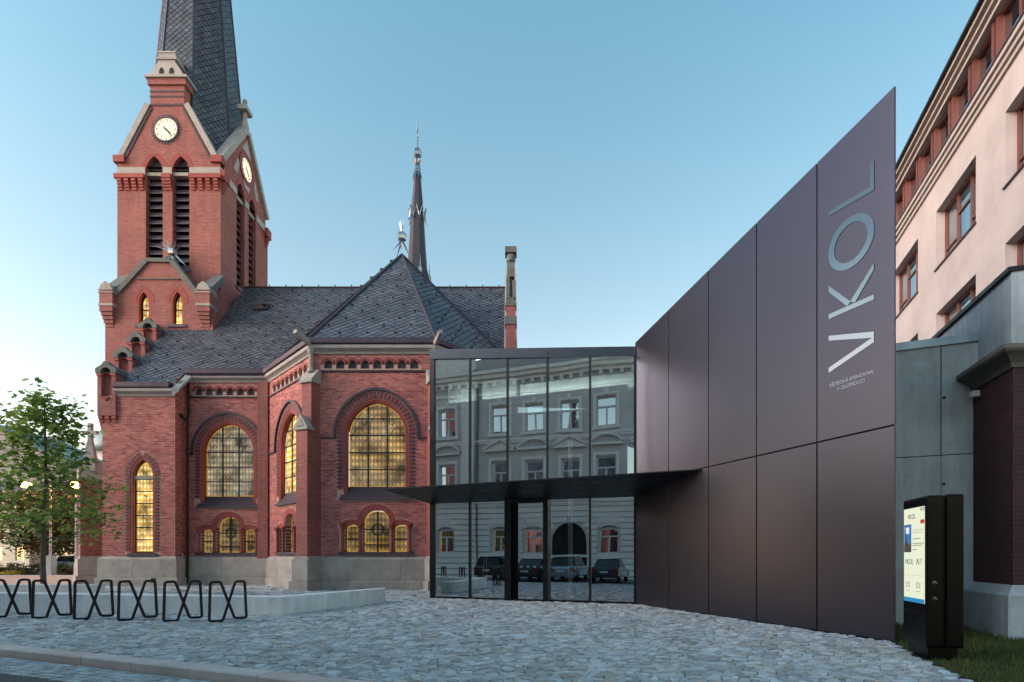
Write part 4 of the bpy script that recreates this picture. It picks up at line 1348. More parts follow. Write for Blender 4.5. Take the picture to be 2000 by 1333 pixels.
# canopy: a sharp wedge
def V(x, y, z): return Vector((x, y, z))
c_tip = V(-4.40, 18.65, 3.78); c_wall = V(5.07, 14.35, 3.78)
g_l, g_r = GF.P(-.02, 3.40, .0), GF.P(GF.L, 3.38, .0)
wq = V(3.87, 17.4, 3.42)
cv = MB()
tl, tr_ = GF.P(-.02, 3.78, 0), GF.P(GF.L - .01, 3.78, 0)
bt_tip, bt_wall = c_tip + V(0, 0, -.03), c_wall + V(0, 0, -.03)
cv.v += [c_tip, c_wall, tr_, tl, bt_tip, bt_wall, g_r, g_l]
cv.f += [(0, 1, 2, 3), (4, 7, 6, 5), (0, 4, 5, 1), (1, 5, 6, 2), (2, 6, 7, 3), (3, 7, 4, 0)]
cv.build('canopy', mt['canopy'], hall)
# left return of the hall, roof and interior
DEP = 7.0
body = MB()
SL = Frame(GF.P(-.02, 0, -DEP).xy[:], GF.P(-.02, 0, -.1).xy[:])
for k, (u0, u1) in enumerate(((0, SL.L - .02),)):
    body.box(GF, -.02, .06, 0, ztop(0) - .36, -DEP, -.11)
body.prism(Frame(GF.P(0, 0, 0).xy[:], udir=GF.u), [(-.02, ztop(0) - .30), (GF.L + 1.5, ztop(GF.L + 1.5) - .26), (GF.L + 1.5, ztop(GF.L + 1.5) - .05), (-.02, ztop(0) - .06)], -DEP, -.61)
body.build('hall_shell', M('dark_interior', '2b2d30', .8), hall)
bw = MB()
o_ = [(.07, 0), (GF.L + 1.5, 0), (GF.L + 1.5, 8.0), (.07, 8.3)]
hole = [(5.9, 4.2), (6.95, 4.2), (6.95, 6.0), (5.9, 6.4)]
wall_sheet(bw, GF, o_, [hole], -DEP + .1, .3)
bw.build('back_wall', M('interior_wall', '35373a', .8), hall, recalc=False)
MB().box(GF, .06, GF.L + 1.5, -.02, .012, -DEP, -.11).build('interior_floor', M('interior_floor', '44474a', .3), hall)
be = MB()
be.box(GF, .07, 1.15, 7.35, 8.1, -1.5, -1.2); be.box(GF, 1.5, 2.85, 7.35, 8.0, -1.5, -1.2); be.box(GF, 3.0, GF.L - .05, 7.2, 7.72, -1.5, -1.2)
be.build('ceiling_beam', mt['palecon'], hall)
for u in (GF.hit(870, 1000, -1.4)[0], GF.hit(1114, 1000, -1.4)[0]):
    MB().lathe(GF.P(u, 0, -1.4), [(.085, 0.01), (.085, 7.3 if u < 2 else 5.6)], 14).build('interior_column', mt['white'], hall, smooth=False)
lampm = M_emit('hidden_lamp_glow', 'dfe9dc', 30.0)  # unseen lamp added behind a dark shield to brighten beam and columns
for (u0, u1) in ((.2, 6.95),):
    hs = MB(); hs.box(GF, u0, u1, 7.0, 7.16, -.72, -.69); hs.box(GF, u0, u1, 6.97, 7.0, -.95, -.69)
    cl = hs.build('hidden_lamp_rail', mt['darkmetal'], hall); MB().box(GF, u0 + .03, u1 - .03, 7.03, 7.10, -.86, -.80).build('hidden_lamp_tube', lampm, cl)
cu = MB().box(GF, .55, 1.45, .01, .75, -2.2, -1.3); cu.build('reception_desk', mt['palecon'], hall)

# ================================================================== PURPLE-BROWN PANEL WALL
DW = Frame((3.875, 17.4), (6.67, 9.64))
dwall = thing('panel_wall', 'tall sloping wall of purple-brown metal panels with large VKOL lettering', 'wall')
def satin(name, col, rough):
    m, N, L, P = newmat(name); nt = m.node_tree
    P.inputs['Base Color'].default_value = srgb(col); P.inputs['Metallic'].default_value = .93; P.inputs['Roughness'].default_value = rough
    g = N.new('ShaderNodeNewGeometry')
    # sheet metal is never quite flat
    L.new(bumpn(nt, noise(nt, g.outputs['Position'], .55, 1, .4), .5, .02), P.inputs['Normal'])
    return m
mt['panel'] = satin('purple_brown_panel', '4c4954', .28)
px_ = [DW.hit(x, 1000)[0] for x in (1243, 1305.5, 1383.5, 1477.5, 1595.5, 1747)]
px_[0] = 0.0; px_[-1] = DW.L
ztw = lambda u: 8.22 + (9.70 - 8.22) * u / DW.L
JZ = 3.79
wc_ = MB(); TH = .40
for (u, w) in ((.004, -.035), (DW.L - .03, -.035), (DW.L - .45, -TH), (.004, -TH)):
    wc_.v += [DW.P(u, -.1, w), DW.P(u, ztw(u) - .012, w)]
wc_.f = [(0, 2, 3, 1), (2, 4, 5, 3), (4, 6, 7, 5), (6, 0, 1, 7), (1, 3, 5, 7), (0, 6, 4, 2)]
wc_.build('wall_core', mt['black'], dwall)
for k in range(5):
    a, b = px_[k] + (.012 if k else 0), px_[k+1] - (.012 if k < 4 else 0)
    bevel(MB().box(DW, a, b, .02, JZ - .012, -.034, .0).build('panel', mt['panel'], dwall), .006)
    bevel(MB().prism(DW, [(a, JZ + .012), (b, JZ + .012), (b, ztw(b)), (a, ztw(a))], -.034, .0).build('panel', mt['panel'], dwall), .006)
# sky reflection painted into the letters: pale grey (V) to steel blue (L)
LM, N_, L_, P_ = newmat('letter_sky_gradient'); nt_ = LM.node_tree
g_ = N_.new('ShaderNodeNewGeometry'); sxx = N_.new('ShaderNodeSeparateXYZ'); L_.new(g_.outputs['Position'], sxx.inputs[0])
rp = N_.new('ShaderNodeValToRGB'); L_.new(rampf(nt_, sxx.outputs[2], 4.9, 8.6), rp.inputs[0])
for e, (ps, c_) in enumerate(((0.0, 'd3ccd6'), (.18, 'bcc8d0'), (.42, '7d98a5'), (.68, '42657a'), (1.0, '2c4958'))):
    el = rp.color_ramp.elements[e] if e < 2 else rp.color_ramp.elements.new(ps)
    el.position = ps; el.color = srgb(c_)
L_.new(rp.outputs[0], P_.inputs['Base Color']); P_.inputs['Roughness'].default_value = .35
def wp(cx_, cy_): return DW.hit(1580 + cx_/2.665, 300 + cy_/2.665)
letters = dict(
    V=[[(105, 950), (340, 928), (340, 983), (105, 1143), (105, 1117), (331, 960), (105, 975)]],
    K=[[(105, 838), (340, 735), (340, 761), (105, 863)], [(105, 690), (218, 771), (202, 796), (105, 722)], [(340, 572), (340, 605), (242, 776), (217, 772)]],
    L=[[(105, 304), (320, 174), (320, 46), (341, 38), (341, 190), (105, 328)]])
for nm, polys in letters.items():
    b = MB()
    for j, pl_ in enumerate(polys): b.prism(DW, [wp(*p) for p in pl_], .001, .012 + .001*j)
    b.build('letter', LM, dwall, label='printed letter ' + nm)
(ul, zl), (ur, zr) = wp(103, 525), wp(342, 398)
(_, zt_), (_, zb_) = wp(275, 333), wp(165, 590)
cu_, cz_ = (ul + ur)/2, (zt_ + zb_)/2 
(ur2, zc1) = wp(222, 345); (_, zc2) = wp(222, 578)
cz_ = (zc1 + zc2)/2; ry = abs(zc1 - zc2)/2 + .06; rx = abs(ur - ul)/2
st_ = .13
O1 = [(cu_ + rx*math.cos(t*math.pi/32), cz_ + ry*math.sin(t*math.pi/32)) for t in range(64)]
O2 = [(cu_ + (rx - st_)*math.cos(t*math.pi/32), cz_ + (ry - st_)*math.sin(t*math.pi/32)) for t in range(64)]
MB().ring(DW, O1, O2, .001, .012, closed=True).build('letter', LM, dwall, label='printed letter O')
def fit_text(body, x0, y0, x1, y1, nm):
    (u0, v0), (u1, v1) = wp(x0, y0), wp(x1, y1)
    return text(body, .098, nm, mt['letterprint'], dwall, DW, u0, (v0 + v1)/2, .004, fitw=u1 - u0)
mt['letterprint'] = M('pale_lettering', 'bdbdc4', .5, var=0)
fit_text('VĚDECKÁ KNIHOVNA', 107, 1216, 337, 1147, 'lettering')
fit_text('V OLOMOUCI', 147, 1233, 290, 1193, 'lettering')

# ================================================================== CONCRETE WALL BEHIND THE PANEL WALL
CW = Frame((6.9, 12.9), (9.80, 11.62))
cwall = thing('concrete_wall', 'grey board-marked concrete wall with metal coping behind the information kiosk', 'wall')
ctop = 6.02
uj = CW.hit(1838, 1000)[0]
zj = EYE + (HZ - 890)/FPX*11.9
for (a, b, z0, z1) in ((0, uj - .008, zj + .008, ctop), (uj + .008, CW.L, zj + .008, ctop), (0, uj - .004, -.2, zj - .008), (uj + .004, CW.L, -.2, zj - .008)):
    bevel(MB().box(CW, a, b, z0, z1, -.4, 0).build('concrete_panel', mt['concrete'], cwall), .008)
MB().box(CW, 0, CW.L, -.2, ctop - .05, -.41, -.02).build('joint_backing', mt['joint'], cwall)
MB().box(CW, -.02, CW.L + .02, ctop, ctop + .17, -.45, .05).build('metal_coping', M('blue_grey_coping', '7f919d', .4, metal=.5), cwall)
tie = MB()
for z in (4.9, 3.05): tie.lathe(CW.P(uj + .05, z, .0), [(.03, -.02), (.03, .02)], 8)
tie.build('tie_hole', mt['joint'], cwall)

# concrete block above
blk = thing('concrete_block', 'tall rough concrete block with dark flashing between brick pier and beige building', 'wall')
dirn = Vector((.33, 1.0)).normalized()
b0 = Vector((9.39, 10.4))
KF = Frame((b0 + dirn*6.0)[:], b0[:])
KR = Frame(b0[:], (b0 + Vector((6, -.15)))[:])
MB().prism(KF, [(0, 3.0), (KF.L, 3.0), (KF.L, 6.85), (0, 6.85)], -5.5, 0).build('concrete_face', mt['concrete'], blk)
MB().box(KF, 0, KF.L + .03, 6.853, 6.94, -5.5, .06).build('flashing', mt['iron'], blk)
bevel(MB().box(KR, .65, .662, 4.9, 6.8, .001, .006).build('joint_line', mt['joint'], blk), .002)

# dark brick pier with moulded cornice
pier = thing('brick_annex', 'dark red brick corner pier with moulded stone cornice and concrete plinth', 'building')
p0 = Vector((9.24, 10.2))
PFa = Frame((p0 + dirn*1.55)[:], p0[:]); PFb = Frame(p0[:], (p0 + Vector((5, -.4)))[:])
mt['darkwall'] = M_brickwall('dark_red_brick_wall', '4a252a', '391e24', '413234')
q = MB()
pts = [PFa.P(0, 0, 0).xy, p0, PFb.P(5, 0, 0).xy, PFb.P(5, 0, -2).xy]
for i in range(3):
    q.quad((pts[i].x, pts[i].y, .6), (pts[i+1].x, pts[i+1].y, .6), (pts[i+1].x, pts[i+1].y, 5.2), (pts[i].x, pts[i].y, 5.2))
q.quad(*[(p.x, p.y, 5.2) for p in pts])
q.build('wall', mt['darkwall'], pier, recalc=False)
def run2(path, prof, name, mat, par):
    path = [Vector(p) for p in path]; ns_, ms_ = path_miters(path); mb = MB()
    for k in range(len(path) - 1): mb.sweep(prof, path[k], path[k+1], ms_[k], ms_[k+1], caps=(k == 0 or k == len(path)-2))
    return mb.build(name, mat, par)
pth = [PFa.P(0, 0, 0).xy, p0, PFb.P(5, 0, 0).xy]
run2(pth, [(-.1, 4.98), (.03, 4.98), (.06, 5.06), (.10, 5.10), (.17, 5.16), (.26, 5.21), (.29, 5.25), (.29, 5.33), (-.1, 5.42)], 'cornice', M('moulded_cornice', '6d675f', .8, bump=.3), pier)
run2(pth, [(-.1, -.2), (.16, -.2), (.16, .78), (.02, .97), (-.1, .97)], 'plinth', mt['concrete'], pier)
MB().box(PFa, .2, .32, 4.8, 4.92, .001, .14).build('wall_lamp', mt['palecon'], pier)

# ================================================================== BEIGE BUILDING
beige = thing('beige_building', 'beige rendered building with rows of red-brown wooden windows and ribbon under the eaves', 'building')
e0 = Vector((9.07 + .335*40, 40.0)); e1 = Vector((9.07 + .335*8.5, 8.5))
BF = Frame(e0[:], e1[:])
def ub(d): return (40 - d) * math.sqrt(1 + .335**2)
rows = [(12.37, 14.57), (8.50, 10.70), (4.6, 6.8)]
wins = []
for k in range(-1, 6):
    for (z0, z1) in rows:
        d0 = 18 + 4.72*k
        u1, u0 = ub(d0), ub(d0 + 3.0)
        if u1 < BF.L and u0 > 0: wins.append((u0, u1, z0, z1, k))
mb = MB()
wall_sheet(mb, BF, [(0, 0), (BF.L, 0), (BF.L, 16.1), (0, 16.1)], [[(a, z0), (a, z1), (b, z1), (b, z0)] for a, b, z0, z1, _ in wins], 0, .42)
mb.quad(BF.P(0, 0, 0), BF.P(0, 0, -8), BF.P(0, 18.0, -8), BF.P(0, 18.0, 0))
mb.quad(BF.P(BF.L, 0, 0), BF.P(BF.L, 16.1, 0), BF.P(BF.L, 16.1, -8), BF.P(BF.L, 0, -8))
mb.build('wall', mt['plaster'], beige, recalc=False)
proto = None
room = M('dark_room', '15171a', .9)
curt = M('pale_curtain', 'b9bcbd', .9, var=.2, vscale=5)
for (a, b, z0, z1, k) in wins:
    if k < 0 and z0 < 8: continue
    w = b - a
    f = MB(); t = .09
    f.box(BF, a, b, z0, z0 + t, -.40, -.28); f.box(BF, a, b, z1 - t, z1, -.40, -.28)
    m1, m2 = a + w*.335, a + w*.665
    for u in (a + t/2, m1, m2, b - t/2): f.box(BF, u - t/2, u + t/2, z0 + t, z1 - t, -.40, -.28)
    zt1 = z0 + (z1 - z0)*.30; zt2 = z0 + (z1-z0)*.30
    f.box(BF, a + t, m1 - t/2, zt1 - .035, zt1 + .035, -.39, -.29)
    f.box(BF, m1 + t/2, m2 - t/2, z0 + (z1-z0)*.66 - .035, z0 + (z1-z0)*.66 + .035, -.39, -.29)
    f.box(BF, m2 + t/2, b - t, zt1 - .035, zt1 + .035, -.39, -.29)
    win = f.build('window', mt['wood'], beige)
    for (c0, c1) in ((a + t, m1 - t/2), (m1 + t/2, m2 - t/2), (m2 + t/2, b - t)):
        MB().box(BF, c0, c1, z0 + t, z1 - t, -.345, -.335).build('pane', mt['winglass'], win)
    MB().box(BF, a - .05, b + .05, z0 - .05, z0 - .005, -.42, .06).build('sill', mt['gutter'], win)
    cb = MB(); cb.box(BF, a + .1, m1 - .25, z0, z1, -.62, -.6)
    if k % 2: cb.box(BF, m2 + .3, b - .05, z0, z1, -.62, -.6)
    cb.build('curtain', curt, win)
    MB().box(BF, a, b, z0, z1, -1.2, -1.15).build('room_back', room, win)
# cornices and the ribbon of small windows
tr = MB()
tr.box(BF, 0, BF.L, 15.70, 15.85, -.1, .08); tr.box(BF, 0, BF.L, 15.85, 16.0, -.1, .16); tr.box(BF, 0, BF.L, 16.0, 16.14, -.1, .24)
tr.build('string_cornice', mt['plastertrim'], beige)
MB().box(BF, 0, BF.L, 16.143, 16.19, -.3, .28).build('sill', mt['gutter'], beige)
MB().box(BF, 0, BF.L, 16.0, 18.0, -.65, -.6).build('room_back', room, beige)
tr = MB()
tr.box(BF, 0, BF.L, 17.85, 18.0, -.6, .14); tr.box(BF, 0, BF.L, 18.0, 18.13, -.6, .26); tr.box(BF, 0, BF.L, 18.13, 18.25, -.6, .40)
tr.build('eaves_cornice', mt['plastertrim'], beige)
MB().box(BF, 0, BF.L, 18.253, 18.36, -.6, .52).build('gutter', mt['iron'], beige)
sn = MB()
for k in range(12): sn.box(BF, ub(38) + 2.4*k, ub(38) + 2.4*k + .12, 18.36, 18.5, .2, .32)
sn.build('roof_hook', mt['iron'], beige, stuff=True)
rq = MB(); rq.quad(BF.P(0, 18.36, .5), BF.P(BF.L, 18.36, .5), BF.P(BF.L, 21.0, -5), BF.P(0, 21.0, -5)); rq.build('roof', mt['slate'], beige, recalc=False)
u = 1.0
while u < BF.L - .5:
    f = MB(); f.box(BF, u, u + .14, 16.19, 17.85, -.3, .02); f.box(BF, u + .22, u + .36, 16.19, 17.85, -.3, .0)
    f.box(BF, u + .36, u + 1.55, 16.19, 16.27, -.25, -.08); f.box(BF, u + .36, u + 1.55, 17.77, 17.85, -.25, -.08)
    wf = f.build('ribbon_window', mt['wood'], beige)
    MB().box(BF, u + .36, u + 1.55, 16.27, 17.77, -.18, -.17).build('pane', mt['winglass'], wf)
    MB().box(BF, u + .36, u + 1.0, 16.27, 17.77, -.32, -.30).build('curtain', curt if int(u*7) % 3 == 0 else room, wf)
    u += 1.55

# ================================================================== KIOSK
kiosk = thing('information_kiosk', 'black double-sided information kiosk with lit pale screen on the lawn edge', 'kiosk')
k0 = Vector((6.04, 8.06)); kl = Vector((6.27, 8.87))
KS = Frame(kl[:], k0[:])            # screen face, seen left to right
ks_u = KS.u; side = -KS.n           # away from the screen
def kbox(w0, w1, z0, z1, u0=0, u1=None): return (u0, KS.L if u1 is None else u1, z0, z1, w0, w1)
bevel(MB().box(KS, 0, KS.L, .17, 2.39, -.215, 0).build('screen_housing', mt['black'], kiosk), .03, 3)
bevel(MB().box(KS, 0, KS.L, .17, 2.40, -.47, -.245).build('rear_housing', mt['black'], kiosk), .03, 3)
MB().box(KS, .04, KS.L - .04, .2, 2.36, -.244, -.216).build('spine', mt['black'], kiosk)
MB().box(KS, .06, KS.L - .09, -.1, .168, -.42, -.05).build('base', mt['black'], kiosk)
mt['screen'] = M_emit('lit_screen', 'e9edcf', .80)
(sa, sz1), (sb, sz0) = (.06, 2.24), (KS.L - .05, .80)
scr = MB().box(KS, sa, sb, sz0, sz1, .0005, .006).build('screen', mt['screen'], kiosk)
SWd, SHt = sb - sa, sz1 - sz0
def sr(x0, x1, y0, y1, name, mat, d=.0075): return MB().box(KS, sa + SWd*x0, sa + SWd*x1, sz1 - SHt*y1, sz1 - SHt*y0, .0062, d).build(name, mat, scr)
ink = M_emit('screen_ink', '4d6478', .35); inkl = M_emit('screen_ink_pale', 'b9bda6', .6)
sr(0, 1, .955, 1, 'task_bar', M_emit('screen_blue', '2f8fc4', .8))
sr(.02, .38, .17, .47, 'screen_picture', M_emit('screen_picture_sky', '3f78b8', .7))
pc = MB(); pc.prism(KS, [(sa + SWd*x, sz1 - SHt*y) for x, y in ((.02, .47), (.38, .47), (.38, .34), (.30, .40), (.16, .36), (.10, .22), (.07, .36), (.02, .38))], .0076, .0085); pc.build('screen_picture', M_emit('screen_picture_buildings', '5c5648', .5), scr)
sr(.10, .28, .20, .27, 'screen_picture', M_emit('screen_picture_cloud', 'dfe8ee', .8), .0082)
sr(.82, 1, .135, .175, 'screen_badge', M_emit('screen_red', 'c03a28', .8))
for y, x1 in ((.235, .95), (.26, .9), (.325, .82), (.375, 1), (.395, .9), (.44, .65)): sr(.44, x1, y, y + .006, 'screen_text', ink if y > .3 else inkl)
sr(.02, .98, .715, .718, 'screen_line', inkl)
text('VKOL', .11, 'lettering', ink, scr, KS, sa + SWd*.20, sz1 - SHt*.115, .0062, .002)
text('VKOL', .12, 'lettering', ink, scr, KS, sa + SWd*.06, sz1 - SHt*.60, .0062, .002)
text('VKOL', .08, 'lettering', ink, scr, KS, sa + SWd*.80, sz1 - SHt*.045, .0062, .002)
ic = MB()
for (x, y) in ((.64, .57),):
    ic.bar(KS, (sa + SWd*x, sz1 - SHt*(y + .03)), (sa + SWd*(x + .05), sz1 - SHt*(y - .03)), .016, .0062, .008); ic.bar(KS, (sa + SWd*(x + .05), sz1 - SHt*(y - .03)), (sa + SWd*(x + .10), sz1 - SHt*(y + .03)), .016, .0063, .008)
    for q in range(3): ic.box(KS, sa + SWd*(x + .14), sa + SWd*(x + .28 - .03*q), sz1 - SHt*(y - .025 + .022*q), sz1 - SHt*(y - .031 + .022*q), .0062, .008)
for x in (.2, .72):
    for dx in (-.06, .06):
        for dy in (0, .035):
            c = (sa + SWd*(x + dx), sz1 - SHt*(.80 + dy))
            ic.ring(KS, [(c[0] + .026*math.cos(t), c[1] + .02*math.sin(t)) for t in [i*math.pi/5 for i in range(10)]], [(c[0] + .018*math.cos(t), c[1] + .013*math.sin(t)) for t in [i*math.pi/5 for i in range(10)]], .0062, .008, closed=True)
    ic.box(KS, sa + SWd*(x - .09), sa + SWd*(x + .09), sz1 - SHt*.885, sz1 - SHt*.88, .0062, .008)
for q in range(8): ic.box(KS, sa + SWd*(.06 + .12*q), sa + SWd*(.09 + .12*q), sz1 - SHt*.985, sz1 - SHt*.972, .0078, .0085)
ic.build('screen_icon', ink, scr, stuff=True)
MB().box(KS, .012, KS.L - .012, .655, .662, .0005, .004).build('panel_seam', mt['gutter'], kiosk)
KE = Frame(k0[:], (k0 + side)[:])
lk = MB()
for z in (1.13, .90): lk.lathe(KE.P(.10, z, .0), [(.022, -.01), (.022, .01)], 10); lk.tube([KE.P(.10 + .035*math.cos(t), z - .005 + .03*math.sin(t), .006) for t in [math.pi + .3 + i*.36 for i in range(8)]], .004, 5)
lkobj = lk.build('lock', mt['silver'], kiosk)
# ================================================================== GROUND, ROAD, KERB
ug = Vector((.928, -.373)).normalized(); ng = Vector((ug.y, -ug.x))      # along the street / towards the camera side
def sp_(u, n): return Vector((ug.x*u + ng.x*n, ug.y*u + ng.y*n))
KERB_N = -5.22
gm = MB(); gm.quad((-400, -200, -.16), (400, -200, -.16), (400, 600, -.16), (-400, 600, -.16))
gmat = M('far_ground', '6e655c', .9, var=.25, vscale=.4, bump=.3, bscale=8)
structure(gm.build('ground', gmat, recalc=False), 'wide flat ground of the town reaching to the horizon')
# forecourt bed under the stones
fb = MB()
a0, a1 = sp_(-60, KERB_N - .28), sp_(40, KERB_N - .28)
fb.quad((a0.x, a0.y, -.03), (a1.x, a1.y, -.03), (40, 45, -.03), (-60, 45, -.03))
fbo = structure(fb.build('forecourt_paving', mt['joint'], recalc=False), 'forecourt paved with irregular grey stones between kerb, church and entrance hall')
# road
rm = MB(); p = [sp_(-70, KERB_N + .75), sp_(45, KERB_N + .75), sp_(45, 1.9), sp_(-70, 1.9)]
rm.quad(*[(q.x, q.y, -.125) for q in p])
structure(rm.build('road', mt['asphalt'], recalc=False), 'dark asphalt road beyond the granite kerb')
gt = MB(); p = [sp_(-70, KERB_N + .01), sp_(45, KERB_N + .01), sp_(45, KERB_N + .75), sp_(-70, KERB_N + .75)]
gt.quad(*[(q.x, q.y, -.135) for q in p])
gut = structure(gt.build('gutter_strip', mt['joint'], recalc=False), 'gutter strip of small granite setts along the kerb')
st_b = MB()
for r_ in range(6):
    u = -16.0 + random.random()*.1
    while u < 4:
        l = random.uniform(.09, .14); z = -.118 + random.uniform(-.004, .006)
        q = [sp_(u, KERB_N + .03 + r_*.12), sp_(u + l - .012, KERB_N + .03 + r_*.12), sp_(u + l - .012, KERB_N + .137 + r_*.12), sp_(u, KERB_N + .137 + r_*.12)]
        i = len(st_b.v); cen = sum(q, Vector((0, 0)))/4
        st_b.v += [Vector((p.x, p.y, -.14)) for p in q] + [Vector((*(p*.9 + cen*.1), z)) for p in q]
        st_b.f += [(i+4, i+5, i+6, i+7), (i, i+1, i+5, i+4), (i+1, i+2, i+6, i+5), (i+2, i+3, i+7, i+6), (i+3, i, i+4, i+7)]
        u += l
st_b.build('sett', mt['sett'], gut, stuff=True, recalc=False)
kb = MB()
kerb = None
u = -34.0; ks = []
KF_ = Frame(sp_(0, KERB_N)[:], udir=ug)
while u < 14:
    l = random.uniform(1.05, 1.5)
    m = MB(); dz = random.uniform(-.006, .006); dw = random.uniform(-.006, .006)
    m.prism(Frame(KF_.P(u + l - .008, 0, 0).xy[:], udir=-KF_.n), [(-.0 - dw, -.2), (.285, -.2), (.285, .012 + dz), (.02 - dw, .012 + dz), (-.002 - dw, -.005 + dz)], -(l - .016), 0)
    ks.append(m); u += l
kroot = ks[0].build('kerb', mt['granite'])
structure(kroot, 'granite kerb of long pinkish stones edging the forecourt')
for m in ks[1:]: bevel(m.build('kerb_stone', mt['granite'], kroot), .006)

# irregular paving stones: a jittered lattice cut into Voronoi cells
def s_of(d): return .072 + .0050*d
rowsP = []; d = 5.4
EDGE = [(6.66, 9.66), (5.98, 7.98), (5.53, 6.58), (5.0, 5.3)]
def right_lim(d):
    if d >= 9.66:
        if d > 17.4: return GF.o.x + GF.u.x*1e3 if False else 4.0
        return 6.67 + (d - 9.64)/(17.4 - 9.64)*(3.87 - 6.67) + .12
    for (x0, d0), (x1, d1) in zip(EDGE, EDGE[1:]):
        if d1 <= d <= d0: return x1 + (x0 - x1)*(d - d1)/(d0 - d1)
    return 4.9
while d < 29.5:
    s = s_of(d); xl = -.985*d - .4; xr = min(right_lim(d), .96*d) + .1
    row = []; x = xl + random.random()*s
    while x < xr:
        row.append((x + random.uniform(-.5, .5)*s*1.45, d + random.uniform(-.5, .5)*s*.95)); x += s*1.45*random.choice((.8, 1.0, 1.25))
    rowsP.append(row); d += s*.92
import bisect
flat_u = Vector((ug.x, ug.y))
def keep(x, y):
    if ng.x*x + ng.y*y > KERB_N - .30: return False
    if x > right_lim(y) - .03: return False
    # behind the glass hall
    if GF.n.x*(x - GF.o.x) + GF.n.y*(y - GF.o.y) < .02 and x > -2.9: return False
    if y > 24.75 and x > -8.8: return False
    if y > 24.75 and (x + 12.75)*(-4.1) - (y - 29.0)*3.8 < -.5 and x > -12.7: return False
    if y > 27.9 and -20.5 < x < -17.1: return False
    if y > 28.9 and -17.1 <= x < -12.7: return False
    return True
cells = []
for k, row in enumerate(rowsP):
    s = s_of(5.4 if not row else row[0][1])
    near = [sorted(rowsP[j]) for j in range(max(0, k-3), min(len(rowsP), k+4))]
    xs = [[p[0] for p in r] for r in near]
    for (x, y) in row:
        if not keep(x, y): continue
        poly = [(x - 1.9*s, y - 1.3*s), (x + 1.9*s, y - 1.3*s), (x + 1.9*s, y + 1.3*s), (x - 1.9*s, y + 1.3*s)]
        for r, rx in zip(near, xs):
            i0 = bisect.bisect_left(rx, x - 3.8*s); i1 = bisect.bisect_right(rx, x + 3.8*s)
            for (qx, qy) in r[i0:i1]:
                if qx == x and qy == y: continue
                dx, dy = qx - x, qy - y
                poly = clip_poly(poly, -dx, -dy, dx*(x + qx)/2 + dy*(y + qy)/2 - .0058*math.hypot(dx, dy))
                if len(poly) < 3: break
            if len(poly) < 3: break
        if len(poly) >= 3: cells.append((x, y, poly))
def stone(mb, x, y, poly, ox=0, oy=0):
    z = random.gauss(0, .006); tx, ty = random.gauss(0, .06), random.gauss(0, .06)
    n = len(poly); i = len(mb.v)
    mb.v += [Vector((px_ - ox, py_ - oy, -.03)) for px_, py_ in poly]
    mb.v += [Vector((px_ - ox, py_ - oy, z - .008 + tx*(px_-x) + ty*(py_-y))) for px_, py_ in poly]
    mb.v += [Vector((x + (px_-x)*.91 - ox, y + (py_-y)*.91 - oy, z + tx*(px_-x) + ty*(py_-y))) for px_, py_ in poly]
    mb.f.append(tuple(i + 2*n + q for q in range(n)))
    for q in range(n):
        r_ = (q+1) % n
        mb.f.append((i+q, i+r_, i+n+r_, i+n+q)); mb.f.append((i+n+q, i+n+r_, i+2*n+r_, i+2*n+q))
vis_c = sorted([c for c in cells if abs(c[0]/c[1]) < .93 and HZ + 1.5/c[1]*FPX < 1333], key=lambda c: c[1])
singles = set(id(c) for c in vis_c[:300])
big = MB()
for c in cells:
    if id(c) in singles:
        m = MB(); stone(m, *c, ox=c[0], oy=c[1])
        o = m.build('paving_stone', mt['cobble'], fbo, recalc=False); o.location = (c[0], c[1], 0)
    else: stone(big, *c)
big.build('paving_stone', mt['cobble'], fbo, stuff=True, recalc=False)
print('stones', len(cells))

# far plaza, flower bed and lawn behind on the left
fp = MB(); fp.quad((-60, 28.2, -.024), (-20.9, 28.2, -.024), (-23.5, 42.0, -.024), (-60, 42.0, -.024))
fpm, N, L, P = newmat('pinkish_setts'); nt = fpm.node_tree
g = N.new('ShaderNodeNewGeometry'); vo = N.new('ShaderNodeTexVoronoi'); vo.inputs['Scale'].default_value = 7; L.new(g.outputs['Position'], vo.inputs['Vector'])
L.new(mixc(nt, vo.outputs['Color'], srgb('a08476'), srgb('b59a88')), P.inputs['Base Color']); L.new(bumpn(nt, vo.outputs['Distance'], .6, .03), P.inputs['Normal']); P.inputs['Roughness'].default_value = .85
structure(fp.build('plaza', fpm, recalc=False), 'pinkish paved plaza behind the low concrete bench')
kf = MB(); kf.box(Frame((-60, 42.0), (-20, 42.0)), 0, 40, -.2, .08, 0, .25); structure(kf.build('kerb', mt['granite']), 'far kerb in front of the planted bed')
bd = MB(); bd.quad((-70, 41.99, .04), (-15, 41.99, .04), (-15, 60, .04), (-70, 60, .04))
structure(bd.build('planting_bed', M('dark_soil', '3a3a2c', .95, var=.3, vscale=.5), recalc=False), 'dark planted bed under the trees across the plaza')
lw = MB(); lw.v = [Vector(v) for v in ((6.66, 9.66, -.02), (5.98, 7.98, -.02), (5.53, 6.58, -.02), (4.9, 5.0, -.02), (14, 5.0, -.02), (14, 13.2, -.02), (6.5, 13.2, -.02), (5.45, 13.0, -.02))]
lw.f = [(7, 6, 5, 4, 3, 2, 1, 0)]
structure(lw.build('lawn', M('lawn_soil', '2f3320', .95, var=.4, vscale=3, bump=.5, bscale=40), recalc=False), 'strip of lawn between the paving and the brick pier')

